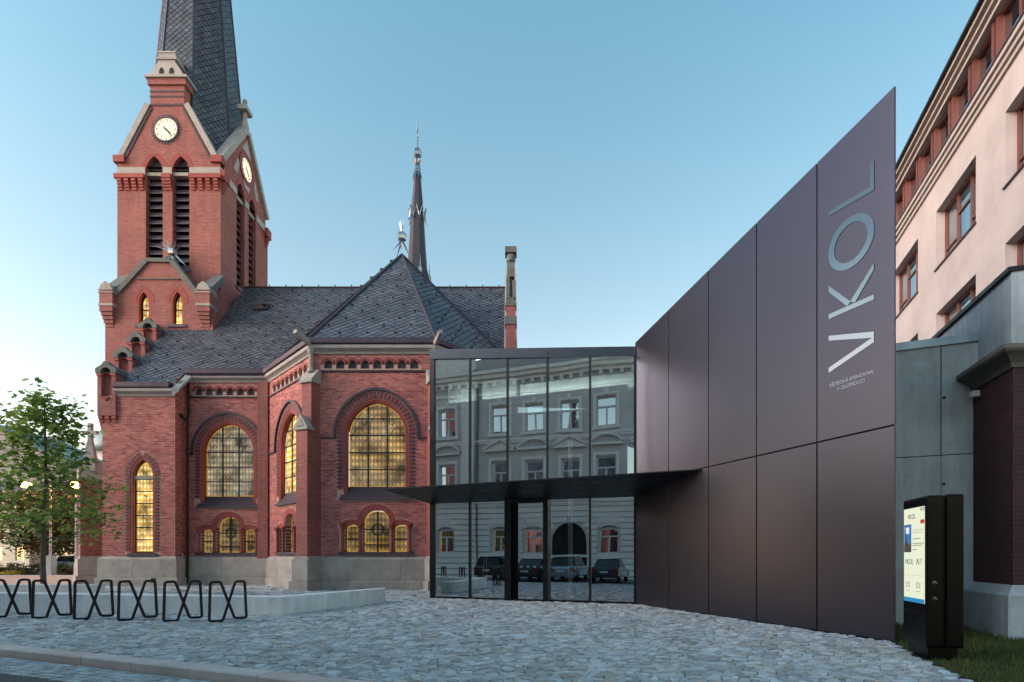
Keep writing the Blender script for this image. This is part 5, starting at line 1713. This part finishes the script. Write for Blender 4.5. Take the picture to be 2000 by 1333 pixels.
def leafmat(name, a, b, tr=.25):
    m, N, L, P = newmat(name); nt = m.node_tree
    gi = N.new('ShaderNodeNewGeometry')
    c = mixc(nt, gi.outputs['Random Per Island'], srgb(a), srgb(b))
    c = mixc(nt, rampf(nt, noise(nt, gi.outputs['Position'], 1.6, 3), .3, .7, 0, .45), c, srgb(a))
    L.new(c, P.inputs['Base Color']); P.inputs['Roughness'].default_value = .55
    tl = N.new('ShaderNodeBsdfTranslucent'); L.new(c, tl.inputs[0])
    mx = N.new('ShaderNodeMixShader'); mx.inputs[0].default_value = tr
    L.new(P.outputs[0], mx.inputs[1]); L.new(tl.outputs[0], mx.inputs[2]); L.new(mx.outputs[0], N['Material Output'].inputs[0])
    return m
mt['grass'] = leafmat('grass_blade', '43521f', '5f6b2c')
gb = MB()
def ingrass(x, y): return y < 12.9 and x > right_lim(y) + random.uniform(-.03, .05) and not (6.0 < x < 6.6 and 8.0 < y < 8.75)
n_ = 0
while n_ < 26000:
    y = 5.4 + 7.4*random.random()**1.2; x = random.uniform(4.9, 12.0)
    if not ingrass(x, y): n_ += .2; continue
    if noise_v(x, y) < .32 if 'noise_v' in globals() else False: continue
    h = random.uniform(.03, .09); an = random.uniform(0, 6.28); w = random.uniform(.004, .008); lx, ly = random.gauss(0, .035), random.gauss(0, .035)
    i = len(gb.v); dx, dy = math.cos(an)*w, math.sin(an)*w
    gb.v += [Vector((x-dx, y-dy, -.02)), Vector((x+dx, y+dy, -.02)), Vector((x+lx*.4+dx*.6, y+ly*.4+dy*.6, h*.6)), Vector((x+lx*.4-dx*.6, y+ly*.4-dy*.6, h*.6)), Vector((x+lx, y+ly, h))]
    gb.f += [(i, i+1, i+2, i+3), (i+3, i+2, i+4)]; n_ += 1
go = gb.build('grass', mt['grass'], recalc=False)
tag(go, 'short green grass growing beside the paving at the kiosk', 'grass', kind='stuff')

# ================================================================== BENCHES
def bench_piece(pts, ztop, name, label):
    """polygon footprint with its own top height per corner"""
    n = len(pts); m = MB()
    m.v = [Vector((x, y, -.1)) for x, y in pts] + [Vector((x, y, z)) for (x, y), z in zip(pts, ztop)]
    m.f = [tuple(range(n, 2*n)), tuple(reversed(range(n)))] + [(k, (k+1) % n, n + (k+1) % n, n + k) for k in range(n)]
    o = m.build(name, mt['palecon']); bevel(o, .012, 2)
    return o
def gpt(x, y, z=0.0):
    d = (EYE - z)*FPX/(y - HZ); return ((x - CX)/FPX*d, d)
A_, B_, C_ = gpt(-260, 1192.5), gpt(548, 1202), gpt(751, 1177.5)
b_in = [(C_[0] - .1, C_[1] + .55), (B_[0] - .25, B_[1] + .55), (A_[0], A_[1] + .5)]
be1 = bench_piece([A_, B_, C_, b_in[0], b_in[1], b_in[2]], [.53, .46, .46, .46, .46, .53], 'concrete_bench', '')
tag(be1, 'long low angled pale concrete bench behind the bicycle racks', 'bench', 'low concrete benches')
D_, E_ = (-30.0, 17.4), (-13.6, 17.4)
be2 = bench_piece([(-26.0, 18.9), (-14.35, 18.9), (-14.35, 19.5), (-26.0, 19.5)], [.53]*4, 'concrete_bench', '')
tag(be2, 'short end of a second concrete bench beside the young tree trunk', 'bench', 'low concrete benches')

# ================================================================== BICYCLE RACKS
def rack_pts(w=.78, h=.90):
    k = [(0.0, 0), (.02, h*.99), (.29*w, h), (.66*w, 0.055), (w*.98, 0.055), (w*.93, h), (.68*w, h), (.35*w, 0.0)]
    # rounded corners, with the crossing bars side by side in depth
    ys = [0, 0, 0, .04, .04, .04, .04, 0]
    P3 = [Vector((x - w/2, y, z + .02)) for (x, z), y in zip(k, ys)]
    out = []
    n = len(P3)
    for i in range(n):
        a, b, c = P3[i-1], P3[i], P3[(i+1) % n]
        r = .05
        d1 = (a - b).normalized()*r; d2 = (c - b).normalized()*r
        for t in (0, .25, .5, .75, 1): out.append(((b + d1)*(1-t)**2 + b*2*t*(1-t) + (b + d2)*t**2))
    return out
rprt = rack_pts()
names = ['partly cut off by the left edge of the photo', 'directly in front of the young tree trunk', 'in front of the stone cross buttress', 'in front of the tall lancet window', 'fifth from the left, in front of the black drainpipe', 'the last one on the right of the row']
pos = [gpt((xa + xb)/2, yb) for xa, xb, yb in ((-14, 60, 1206), (65, 139, 1208), (148, 219, 1210), (235, 304, 1212), (325, 391, 1214), (413, 479, 1214.5))]
for k, (x, y) in enumerate(pos):
    r = thing('bicycle_rack', 'black bent tube bicycle rack, ' + names[k], 'bicycle rack', 'black bicycle racks standing in a row on the paving')
    if k == 0:
        me = MB().tube(rprt, .031, 10, closed=True).mesh('tube_frame'); me.materials.append(mt['iron'])
        for p in me.polygons: p.use_smooth = True
        pm = MB()
        for sx in (-.22, .24): pm.box(Frame((sx - .12, .02), udir=(1, 0)), 0, .22, -.01, .008, -.04, .06)
        mp = pm.mesh('foot_plate'); mp.materials.append(mt['iron'])
    f = bpy.data.objects.new('tube_frame', me); COL.objects.link(f); f.parent = r
    f2 = bpy.data.objects.new('foot_plate', mp); COL.objects.link(f2); f2.parent = r
    r.location = (x, y, 0); r.rotation_euler = (0, 0, R(20 + random.uniform(-1.5, 1.5)))

# ================================================================== TREES
def leaf_mesh(mb, c, s, rng, star=False):
    an, ti, ro = rng.uniform(0, 6.28), rng.gauss(0, .7), rng.gauss(0, .8)
    ax = Vector((math.cos(an), math.sin(an), math.sin(ti)*.9 - .25)).normalized()
    b = ax.cross(Vector((math.sin(ro), 0, 1))).normalized(); nrm = ax.cross(b)
    i = len(mb.v)
    if star:
        pts = [(0, 0), (.30, .42), (.42, .22), (.72, .34), (1.0, 0), (.72, -.34), (.42, -.22), (.30, -.42)]
    else: pts = [(0, 0), (.4, .32), (1.0, 0), (.4, -.32)]
    mb.v += [c + ax*(x - .4)*s + b*y*s - nrm*(abs(y)*.25*s) for x, y in pts]
    mb.f.append(tuple(range(i, i + len(pts))))
def tree(name, label, base, trunk_h, trunk_r, height, spread, nbr, leaves, lsize, lmat, seed, group, star=False, top_narrow=True, zlo=2.2, lean=0, clump=.35, cat='tree'):
    rng = random.Random(seed)
    t = thing(name, label, cat, group)
    x, y = base
    wood = MB()
    tops = Vector((x + lean, y, height*.93))
    tp_ = [Vector((x, y, -.1))]
    for k in range(1, 8):
        f_ = k/7; tp_.append(Vector((x + lean*f_ + rng.gauss(0, .03)*height/7, y + rng.gauss(0, .03)*height/7, height*.93*f_)))
    wood.tube(tp_, trunk_r, 8, r2=trunk_r*.15)
    spots = []
    for k in range(nbr):
        f_ = (k + rng.random())/nbr
        z = zlo + (height - zlo)*f_*.92
        an = k*2.399 + rng.uniform(-.4, .4)
        prof = (1 - f_)**1.15 if top_narrow else math.sin(math.pi*min(1, .18 + .82*f_))**.7
        ln = spread*(.25 + .75*prof)*rng.uniform(.72, 1.1)
        b0_ = Vector((x + lean*z/height, y, z*.93)); d_ = Vector((math.cos(an), math.sin(an), rng.uniform(.18, .6)))
        pts = [b0_]
        for q in range(1, 5):
            pts.append(b0_ + Vector((d_.x*ln*q/4, d_.y*ln*q/4, d_.z*ln*(q/4)**1.2*.8)) + Vector((rng.gauss(0, .05), rng.gauss(0, .05), rng.gauss(0, .05)))*ln*.5)
        wood.tube(pts, trunk_r*.30*(1 - f_*.5), 5, r2=trunk_r*.05)
        for q in range(2, 5):
            spots.append((pts[q], 1.0))
            for _ in range(2):
                tw = pts[q] + Vector((rng.gauss(0, 1), rng.gauss(0, 1), rng.gauss(.15, .7)))*ln*.22
                wood.tube([pts[q], tw], trunk_r*.07, 4, r2=trunk_r*.03); spots.append((tw, .8))
    for q in range(5): spots.append((tops + Vector((rng.gauss(0, .15), rng.gauss(0, .15), rng.uniform(-.6, .25))), .5))
    wood.build('trunk', mt['bark'], t)
    lf = MB()
    for k in range(leaves):
        c, s_ = spots[rng.randrange(len(spots))]
        p = c + Vector((rng.gauss(0, 1), rng.gauss(0, 1), rng.gauss(0, .75)))*clump*s_
        if p.z < zlo*.72: continue
        leaf_mesh(lf, p, lsize*rng.uniform(.65, 1.2), rng, star)
    lf.build('crown', lmat, t, recalc=False)
    return t
mt['leaf_green'] = leafmat('maple_leaf', '456f2c', 'b9cb6e', .5)
mt['leaf_dark'] = leafmat('dark_leaf', '2a361c', '4c5829')
mt['leaf_brown'] = leafmat('browning_leaf', '2c2f16', '7a5f28', .2)
mt['shrub'] = leafmat('shrub_leaf', '3a4030', '66684a')
tree('young_maple', 'young green maple tree with thin grey trunk behind the concrete bench', (-16.9, 20.0), 2.2, .10, 7.9, 2.9, 32, 3000, .22, mt['leaf_green'], 5, None, star=True, clump=.27)
tree('young_maple', 'green branches of a tree reaching in at the left edge of the photo', (-21.9, 21.5), 2.2, .10, 6.9, 2.1, 24, 1000, .22, mt['leaf_green'], 11, None, star=True, clump=.33)
tree('chestnut_tree', 'round browning chestnut tree in the bed beyond the young maple', (-37.5, 44.5), 1.6, .2, 6.8, 3.2, 34, 5600, .34, mt['leaf_brown'], 3, 'trees across the plaza', top_narrow=False, zlo=1.5, clump=.55)
tree('chestnut_tree', 'orange-brown chestnut tree at the left edge across the plaza', (-43.5, 44.5), 1.6, .2, 7.6, 2.6, 30, 2600, .34, mt['leaf_brown'], 8, 'trees across the plaza', top_narrow=False, zlo=2.6, clump=.55)
tree('leafy_tree', 'dark leafy tree with brown trunk right beside the stone cross buttress', (-37.0, 48.0), 2.0, .28, 9.0, 3.4, 34, 3600, .36, mt['leaf_dark'], 21, 'trees across the plaza', top_narrow=False, zlo=2.4, clump=.6)
tree('leafy_tree', 'dark tree behind the browning chestnut, near the lit lamp post', (-42.0, 54.0), 2.0, .28, 7.6, 3.6, 34, 2600, .4, mt['leaf_dark'], 23, 'trees across the plaza', top_narrow=False, zlo=1.4, clump=.6)
# low planting
def shrubs(name, label, x0, x1, y, h, n, mat, s=.22, seed=1):
    rng = random.Random(seed); m = MB()
    for k in range(n):
        x = rng.uniform(x0, x1); hh = h*(.55 + .45*math.sin(x*1.7 + seed)**2)
        leaf_mesh(m, Vector((x, y + rng.gauss(0, .35), .05 + hh*rng.random()**.7)), s*rng.uniform(.6, 1.2), rng)
    o = m.build(name, mat, recalc=False); tag(o, label, 'plants', kind='stuff'); return o
shrubs('shrubbery', 'low grey-green shrubs and perennials in the bed across the plaza', -44, -33.2, 43.4, .95, 4200, mt['shrub'], .2, 2)
shrubs('flower_patch', 'small patch of yellow flowers among the shrubs', -39.3, -37.8, 42.7, .38, 260, leafmat('yellow_flower', 'c9a52a', 'e2c84a'), .14, 4)

# ================================================================== STREET LAMPS
def lamp(label, x, y, h, head, arm=0.0, box=False):
    t = thing('street_lamp', label, 'street lamp', 'street lamps across the plaza')
    m = MB().lathe((x, y, 0), [(.16, 0), (.15, .9), (.09, 1.0), (.075, h - .15)], 12); m.build('pole', M('lamp_pole_grey', 'b9b2b4', .5, metal=.2), t, smooth=False)
    if box: bevel(MB().box(Frame((x - .27, y - .27), udir=(1, 0)), 0, .54, 0, 1.55, -.54, 0).build('pole_base', M('pole_base_grey', '9aa0a8', .6), t), .03)
    hx = x + arm
    if arm: MB().tube([(x, y, h - .2), (x + arm*.5, y, h), (hx, y, h)], .04, 6).build('arm', mt['palecon'], t)
    hd = MB().lathe((hx, y, h - .12), [(.05, .30), (.26, .24), (.28, .16)], 12); hd.build('lamp_hood', mt['iron'], t)
    MB().lathe((hx, y, h - .12), [(.05, -.2), (.28, -.2), (.38, 0), (.30, .155)], 12).build('lamp_globe', M_emit('lit_lamp_globe', 'ffb648', head), t, smooth=True)
lamp('street lamp shining bright yellow beside the church corner', -33.1, 42.0, 7.05, 150.0)
lamp('street lamp with a box base behind the maple trunk, glowing orange through leaves', -35.3, 42.3, 7.1, 40.0, arm=-1.9, box=True)

# ================================================================== BACKGROUND HOUSES
def house(name, label, fr, L, H, depth, wallm, roofm, roof_h, rows_, cols, group=None, gable=False, ww=1.1, wh=1.7):
    t = thing(name, label, 'building', group)
    F = fr
    ops = []
    for (z0) in rows_:
        for k in range(cols):
            uc = L*(k + .5)/cols; ops.append((uc - ww/2, uc + ww/2, z0, z0 + wh))
    out = [(0, -.2), (L, -.2), (L, H), (0, H)] if not gable else [(0, -.2), (L, -.2), (L, H), (L*.5, H + roof_h), (0, H)]
    m = MB(); wall_sheet(m, F, out, [[(a, c), (a, d_), (b, d_), (b, c)] for a, b, c, d_ in ops], 0, .25)
    m.quad(F.P(0, 0, 0), F.P(0, 0, -depth), F.P(0, H, -depth), F.P(0, H, 0)); m.quad(F.P(L, 0, 0), F.P(L, H, 0), F.P(L, H, -depth), F.P(L, 0, -depth))
    m.build('wall', wallm, t, recalc=False)
    r = MB()
    if gable:
        r.quad(F.P(-.3, H - .1, .2), F.P(L/2, H + roof_h, .2), F.P(L/2, H + roof_h, -depth), F.P(-.3, H - .1, -depth)); r.quad(F.P(L/2, H + roof_h, .2), F.P(L + .3, H - .1, .2), F.P(L + .3, H - .1, -depth), F.P(L/2, H + roof_h, -depth))
    else:
        r.prism(Frame(F.P(-.3, 0, .4).xy[:], udir=-F.n), [(0, H), (depth/2, H + roof_h), (depth, H)], -L - .6, 0) if False else None
        r.quad(F.P(-.3, H, .4), F.P(L + .3, H, .4), F.P(L + .3, H + roof_h, -depth/2), F.P(-.3, H + roof_h, -depth/2)); r.quad(F.P(-.3, H + roof_h, -depth/2), F.P(L + .3, H + roof_h, -depth/2), F.P(L + .3, H, -depth), F.P(-.3, H, -depth))
        r.quad(F.P(L, H, 0), F.P(L, H + roof_h, -depth/2), F.P(L, H, -depth)); r.quad(F.P(0, H, 0), F.P(0, H, -depth), F.P(0, H + roof_h, -depth/2))
    r.build('roof', roofm, t, recalc=False)
    if not gable: MB().box(F, -.2, L + .2, H - .35, H - .02, 0, .35).build('eaves', mt['plastertrim'], t)
    MB().box(F, -.02, L + .02, 3.9, 4.1, 0, .15).build('string_course', mt['plastertrim'], t)
    for (a, b, c, d_) in ops:
        f = MB(); s = .08
        f.box(F, a, b, c, c + s, -.2, -.1); f.box(F, a, b, d_ - s, d_, -.2, -.1); f.box(F, a, a + s, c + s, d_ - s, -.2, -.1); f.box(F, b - s, b, c + s, d_ - s, -.2, -.1); f.box(F, (a+b)/2 - .04, (a+b)/2 + .04, c + s, d_ - s, -.2, -.1); f.box(F, a + s, b - s, c + (d_-c)*.66 - .03, c + (d_-c)*.66 + .03, -.19, -.11)
        w = f.build('window', mt['white'], t)
        MB().box(F, a, b, c, d_, -.16, -.15).build('pane', mt['winglass'], w); MB().box(F, a, b, c, d_, -.5, -.45).build('room_back', room, w)
    return t
roofg = M('green_metal_roof', '62777c', .5, metal=.3, var=.2)
roofd = M('dark_tile_roof', '4a4c50', .8, var=.2)
cream = M('cream_plaster', 'c9c0ac', .9, var=.1); greyp = M('grey_render', '8e8a88', .9, var=.25, vscale=.4, bump=.3); whitep = M('white_plaster', 'cfd2d6', .9, var=.06)
h1 = house('town_house', 'cream town house with white windows at the far left behind the trees', Frame((-69, 67.0), (-53.0, 67.0)), 16.0, 9.6, 9, cream, roofd, 1.5, [1.0, 4.9], 6)
sh = MB(); SF = Frame((-69, 67.0), (-53.0, 67.0))
sh.box(SF, 10.6, 13.4, .1, 3.1, 0, .08); sh.build('shop_front', M('dark_shop_glass', '23303d', .2), h1); MB().box(SF, 10.5, 13.5, 3.12, 3.7, 0, .5).build('awning', M('blue_awning', '3a5470', .7), h1)
house('gabled_house', 'tall grey rendered gable house with white lower wall at far left', Frame((-95, 78.0), (-55.0, 78.0)), 40.0, 10.8, 14, greyp, roofg, 10.0, [6.0], 8, gable=True)
house('long_house', 'pale house with a blue-green metal roof behind the lamp post', Frame((-66, 88.0), (-48.0, 88.0)), 22.0, 14.5, 12, whitep, roofg, 4.2, [1.0, 4.9, 8.6], 6)
row = house('street_terrace', 'terrace of plastered houses closing the plaza, mirrored in the lower metal panels', Frame((-62, -14.0), (-62, 34.0)), 48.0, 9.5, 10, M('ochre_plaster', '9c8a76', .9, var=.15), roofd, 3.0, [1.0, 5.2], 14)
dome = thing('domed_building', 'distant building with grey-green rounded roof beside the church tower base', 'building')
MB().box(Frame((-96, 118), (-84, 118)), 0, 22.0, -.2, 24.0, -12, 0).build('wall', whitep, dome)
MB().lathe((-86.5, 124, 24.0), [(7.5, 0), (7.3, 1.8), (6.2, 3.9), (4.2, 5.4), (1.8, 6.2), (.3, 6.4)], 16).build('roof', roofg, dome, smooth=True)
# aerials
for (x, y, z0, z1, lab, bar) in ((-68, 78, 19.5, 24.6, 'thin television aerial on the grey gable at far left', False), (-60.5, 88, 18.0, 24.4, 'television aerial with a long crossbar behind the maple crown', True)):
    m = MB().tube([(x, y, z0), (x, y, z1)], .05, 5)
    if bar: m.tube([(x - 1.4, y, z1), (x + 1.4, y, z1)], .045, 5)
    tag(m.build('aerial', mt['iron']), lab, 'aerial')

# ================================================================== CARS
def car(label, group, loc, rz, paint, L_=4.4, W_=1.78, H_=1.48, hatch=True):
    t = thing('parked_car', label, 'car', group)
    F = Frame((0, W_/2), udir=(1, 0))    # side profile: u = length, w outward
    low = [(0.02, .32), (L_ - .03, .30), (L_, .55), (L_ - .1, .78), (L_*.72, .93), (.10, .98), (0, .80)]
    cab = [(.16, .96), (L_*.70, .92), (L_*.53, H_ - .05), (L_*.45, H_), (.55, H_ - .02), (.36, H_ - .1)] if hatch else [(.75, .96), (L_*.70, .92), (L_*.53, H_ - .05), (L_*.45, H_), (1.35, H_ - .03)]
    def body(mb, prof, hw):
        # tapered slab, nearer the roof it narrows
        n = len(prof); i = len(mb.v)
        for s in (-1, 1):
            for (u, z) in prof:
                k = hw*(1 - max(0, (z - .95))*.34); mb.v.append(Vector((u - L_/2, s*k, z)))
        mb.f.append(tuple(i + q for q in range(n))); mb.f.append(tuple(i + n + q for q in reversed(range(n))))
        for q in range(n): mb.f.append((i+q, i+n+q, i+n+(q+1) % n, i+(q+1) % n))
    b = MB(); body(b, low, W_/2); o = b.build('body', paint, t); bevel(o, .08, 3)
    c = MB(); body(c, cab, W_/2*.97); o = c.build('cabin', mt['winglass_dark'], t); bevel(o, .05, 2)
    r_ = MB(); zr = H_; i = 0
    rx = [(p[0] - L_/2) for p in cab if p[1] > H_ - .12]
    MB().box(Frame((min(rx) + .05, -W_*.36), udir=(1, 0)), 0, max(rx) - min(rx) - .1, H_ - .02, H_ + .025, -W_*.72, 0).build('roof', paint, t)
    for sx in (-L_*.31, L_*.31):
        for sy in (-1, 1):
            w = MB(); cy = sy*(W_/2 - .1); pts = [(.30*math.cos(a*math.pi/8), .31 + .30*math.sin(a*math.pi/8)) for a in range(16)]
            w.prism(Frame((sx, cy), udir=(1, 0)), pts, -.10, .10); wo = w.build('wheel', mt['black'], t)
            w = MB(); pts = [(.18*math.cos(a*math.pi/8), .31 + .18*math.sin(a*math.pi/8)) for a in range(16)]; w.prism(Frame((sx, cy), udir=(1, 0)), pts, -.11, .11); w.build('rim', mt['silver'], wo)
    for sy in (-1, 1):
        MB().box(Frame((-L_/2 - .02, sy*W_*.39 - .13), udir=(0, 1)), 0, .26, .66, .90, -.15, .02).build('tail_light', M('red_lens', '7a1514', .2), t)
        MB().box(Frame((L_/2 - .12, sy*W_*.36 - .18), udir=(0, 1)), 0, .36, .58, .76, -.1, .03).build('headlight', mt['white'], t)
    MB().box(Frame((-L_/2 - .03, -.26), udir=(0, 1)), 0, .52, .62, .73, -.06, .0).build('number_plate', mt['white'], t)
    t.location = (loc[0], loc[1], loc[2]); t.rotation_euler = (0, 0, rz)
    return t
mt['winglass_dark'] = M('dark_car_glass', '0f1316', .08, var=0)
paint = lambda n, c: M(n, c, .25, metal=.5, var=.03, coat=1.0)
st_ang = math.atan2(ng.y, ng.x)
for k, (u, n_, c, lab, hx) in enumerate(((-6.75, .05, '23262e', 'dark saloon car mirrored at the right end of the glass front', False), (-9.3, .1, '8fa3b4', 'pale blue estate car mirrored in the middle of the glass front', True), (-11.75, .0, '1c1f26', 'black car mirrored beside the glass entrance door', False), (-14.4, .15, '2b2a2c', 'dark car mirrored behind the left glass panes', True))):
    p = sp_(u, n_); car(lab, 'cars parked across the street', (p.x, p.y, -.125), st_ang, paint('car_paint', c), hatch=hx, H_=1.55 if hx else 1.46)
car('small pale car parked beyond the planted bed across the plaza', None, (-40.2, 52.0, 0.05), R(12), paint('car_paint_teal', '6f9296'))

# ================================================================== THE HOUSE ACROSS THE STREET (seen in the glass)
FN = 4.6
o0 = sp_(2.0, FN); o1 = sp_(-44.0, FN)
OF = Frame(o0[:], o1[:])         # outward towards the church
assert OF.n.dot(Vector((0, 1))) > 0
opp = thing('apartment_house', 'ornate pale three-storey apartment house across the street, mirrored in the glass front', 'building')
def uo(u): return 2.0 - u
wc = [uo(u) for u in (-1.6, -4.7, -7.7, -10.5, -13.3, -16.0, -20.6, -24.6, -28.4, -33.0)]
ris = uo(-18.2)
tan_ = M('stucco_facade', 'c6c5c6', .85, var=.16, vscale=.7, bump=.3, bscale=20); tan2 = M('stucco_trim', 'e2e0dd', .8, var=.12, vscale=2, bump=.3)
H3 = 15.4
ops = []
for k, u in enumerate(wc):
    if k == 3: g_ = Arch(u, -.1, 2.6, 1.35, 1.35)
    else: g_ = Arch(u, 1.75, 3.55, .70, .22, 'segment')
    ops.append((u, g_, Arch(u, 6.3, 8.75, .70, .01, 'segment'), Arch(u, 11.0, 13.1, .70, .01, 'segment')))
m = MB(); wall_sheet(m, OF, [(0, -.2), (OF.L, -.2), (OF.L, H3), (0, H3)], [q.pts(0, 5) for o in ops for q in o[1:]], 0, .35)
m.quad(OF.P(0, -.2, 0), OF.P(0, -.2, -10), OF.P(0, H3, -10), OF.P(0, H3, 0)); m.quad(OF.P(OF.L, -.2, 0), OF.P(OF.L, H3, 0), OF.P(OF.L, H3, -10), OF.P(OF.L, -.2, -10))
m.build('wall', tan_, opp, recalc=False)
rb = MB()        # rustication courses
z = .1
while z < 5.3:
    cuts = [(0, OF.L)]
    for o in ops:
        a = o[1]; h = max(a.half(z + .02), a.half(z + .34)) + (.16 if a.z0 < z + .3 else 0)
        if a.z0 - .2 < z < a.zs + a.h + .12 and h > 0:
            nf = []
            for (f0, f1) in cuts:
                if a.uc - h <= f0 or a.uc + h >= f1 and False: nf.append((f0, f1)); continue
                if f0 < a.uc - h < f1: nf.append((f0, a.uc - h))
                if f0 < a.uc + h < f1: nf.append((a.uc + h, f1))
                if not (f0 < a.uc - h < f1 or f0 < a.uc + h < f1): nf.append((f0, f1))
            cuts = nf
    for (f0, f1) in cuts: rb.box(OF, f0, f1, z, z + .35, -.01, .12)
    z += .43
rb.build('rustication', tan2, opp)
tr = MB()
for (z0, z1, w) in ((5.35, 5.6, .16), (5.6, 5.85, .3), (1.35, 1.55, .13), (10.2, 10.36, .12), (10.36, 10.5, .2), (14.0, 14.2, .12), (14.95, 15.2, .25), (15.2, 15.5, .55), (15.5, 15.75, .75)): tr.box(OF, -.1, OF.L + .1, z0, z1, -.2, w)
u = .2
while u < OF.L: tr.box(OF, u, u + .22, 14.6, 14.95, -.1, .42); u += .75
tr.build('cornice', tan2, opp)
pb_ = MB()
for (u0, u1) in ((ris - .1, ris + 1.0), (ris + 4.3, ris + 5.0)): pb_.box(OF, u0, u1, 5.85, 14.6, 0, .28)
pb_.box(OF, ris - .2, OF.L, 0, 5.3, 0, .12) if False else None
pb_.build('pilaster', tan2, opp)
MB().tube([OF.P(ris - .35, 0, .12), OF.P(ris - .35, 15.0, .12)], .09, 8).build('drainpipe', M('grey_drainpipe', '5c6466', .5), opp)
for k, (u, g_, a1, a2) in enumerate(ops):
    for lv, a in enumerate((g_, a1, a2)):
        if lv == 0 and k == 3:
            MB().box(OF, u - 2.4, u + 2.4, -.1, 5.0, -3.3, -.36).build('gateway', room, opp); continue
        f = MB(); s = .085; z0, z1 = a.z0, a.zs + (.0 if lv == 0 else 0)
        zt_ = z0 + (z1 - z0)*.68
        f.box(OF, u - .70, u + .70, z0, z0 + s, -.30, -.18); f.box(OF, u - .70, u + .70, z1 - s, z1 + .0, -.30, -.18)
        f.box(OF, u - .70, u - .70 + s, z0, z1, -.30, -.181); f.box(OF, u + .70 - s, u + .70, z0, z1, -.30, -.181); f.box(OF, u - .05, u + .05, z0, zt_, -.29, -.16); f.box(OF, u - .70, u + .70, zt_ - .05, zt_ + .05, -.29, -.15)
        if lv == 0: f.prism(OF, a.pts(0, 5)[1:-1], -.30, -.29)
        w = f.build('window', mt['white'], opp)
        MB().box(OF, u - .68, u + .68, z0, z1, -.26, -.25).build('pane', mt['oppglass'], w); MB().box(OF, u - .68, u + .68, z0, z1, -.8, -.75).build('room_back', room, w)
        fr_ = MB()
        if lv:
            for s_ in (-1, 1): fr_.box(OF, *sorted((u + s_*.72, u + s_*.92)), z0 - .1, z1 + .1, 0, .09)
            fr_.box(OF, u - .92, u + .92, z1 + .1, z1 + .30, 0, .091); fr_.box(OF, u - 1.0, u + 1.0, z0 - .28, z0 - .1, 0, .2)
        if lv == 1:
            fr_.box(OF, u - 1.2, u + 1.2, 9.55, 9.70, 0, .34)
            if k % 2: fr_.prism(OF, [(u - 1.2, 9.703), (u + 1.2, 9.703), (u, 10.35)], 0, .10); fr_.bar(OF, (u - 1.22, 9.72), (u, 10.38), .14, 0, .34, 1); fr_.bar(OF, (u, 10.38), (u + 1.22, 9.72), .14, 0, .338, 1)
            if not k % 2: a_ = Arch(u, 9.0, 9.71, 1.15, .55, 'segment'); fr_.ring(OF, a_.arc(0, 8), a_.arc(.13, 8), 0, .34)
        if lv == 2: fr_.box(OF, u - .14, u + .14, z1 + .1, z1 + .55, 0, .14)
        if lv == 0:
            for q, kk in a.voussoirs(.02, .75, .42, .03): fr_.prism(OF, q, -.01, .08)
        fr_.build('window_surround', tan2, w)
ro = MB(); ro.quad(OF.P(-.3, 15.7, .7), OF.P(OF.L + .3, 15.7, .7), OF.P(OF.L + .3, 18.6, -4.5), OF.P(-.3, 18.6, -4.5)); ro.quad(OF.P(-.3, 18.6, -4.5), OF.P(OF.L + .3, 18.6, -4.5), OF.P(OF.L + .3, 15.7, -10), OF.P(-.3, 15.7, -10))
ro.build('roof', roofd, opp, recalc=False)
at_ = MB(); at_.box(OF, ris, OF.L, 15.76, 18.3, -.5, .3); at_.box(OF, ris - .1, OF.L, 18.3, 18.6, -.6, .55); at_.build('attic', tan2, opp)
MB().box(OF, -2, OF.L + 3, -.15, -.005, 0, 2.6).build('pavement_slab', mt['palecon'], opp)

# a few fallen leaves on the paving
fl_ = MB(); rng = random.Random(31)
for k in range(26):
    y = rng.uniform(7.2, 16.0); x = rng.uniform(-.8*y, 4.0)
    if keep(x, y): leaf_mesh(fl_, Vector((x, y, .018)), rng.uniform(.07, .12), rng, True)
for i_, v_ in enumerate(fl_.v): v_.z = .012 + (v_.z - .018)*.25
tag(fl_.build('fallen_leaves', leafmat('fallen_leaf', '8a5a2a', 'b58a4a', .1), recalc=False), 'a few brown fallen leaves scattered on the grey paving', 'leaves', kind='stuff')
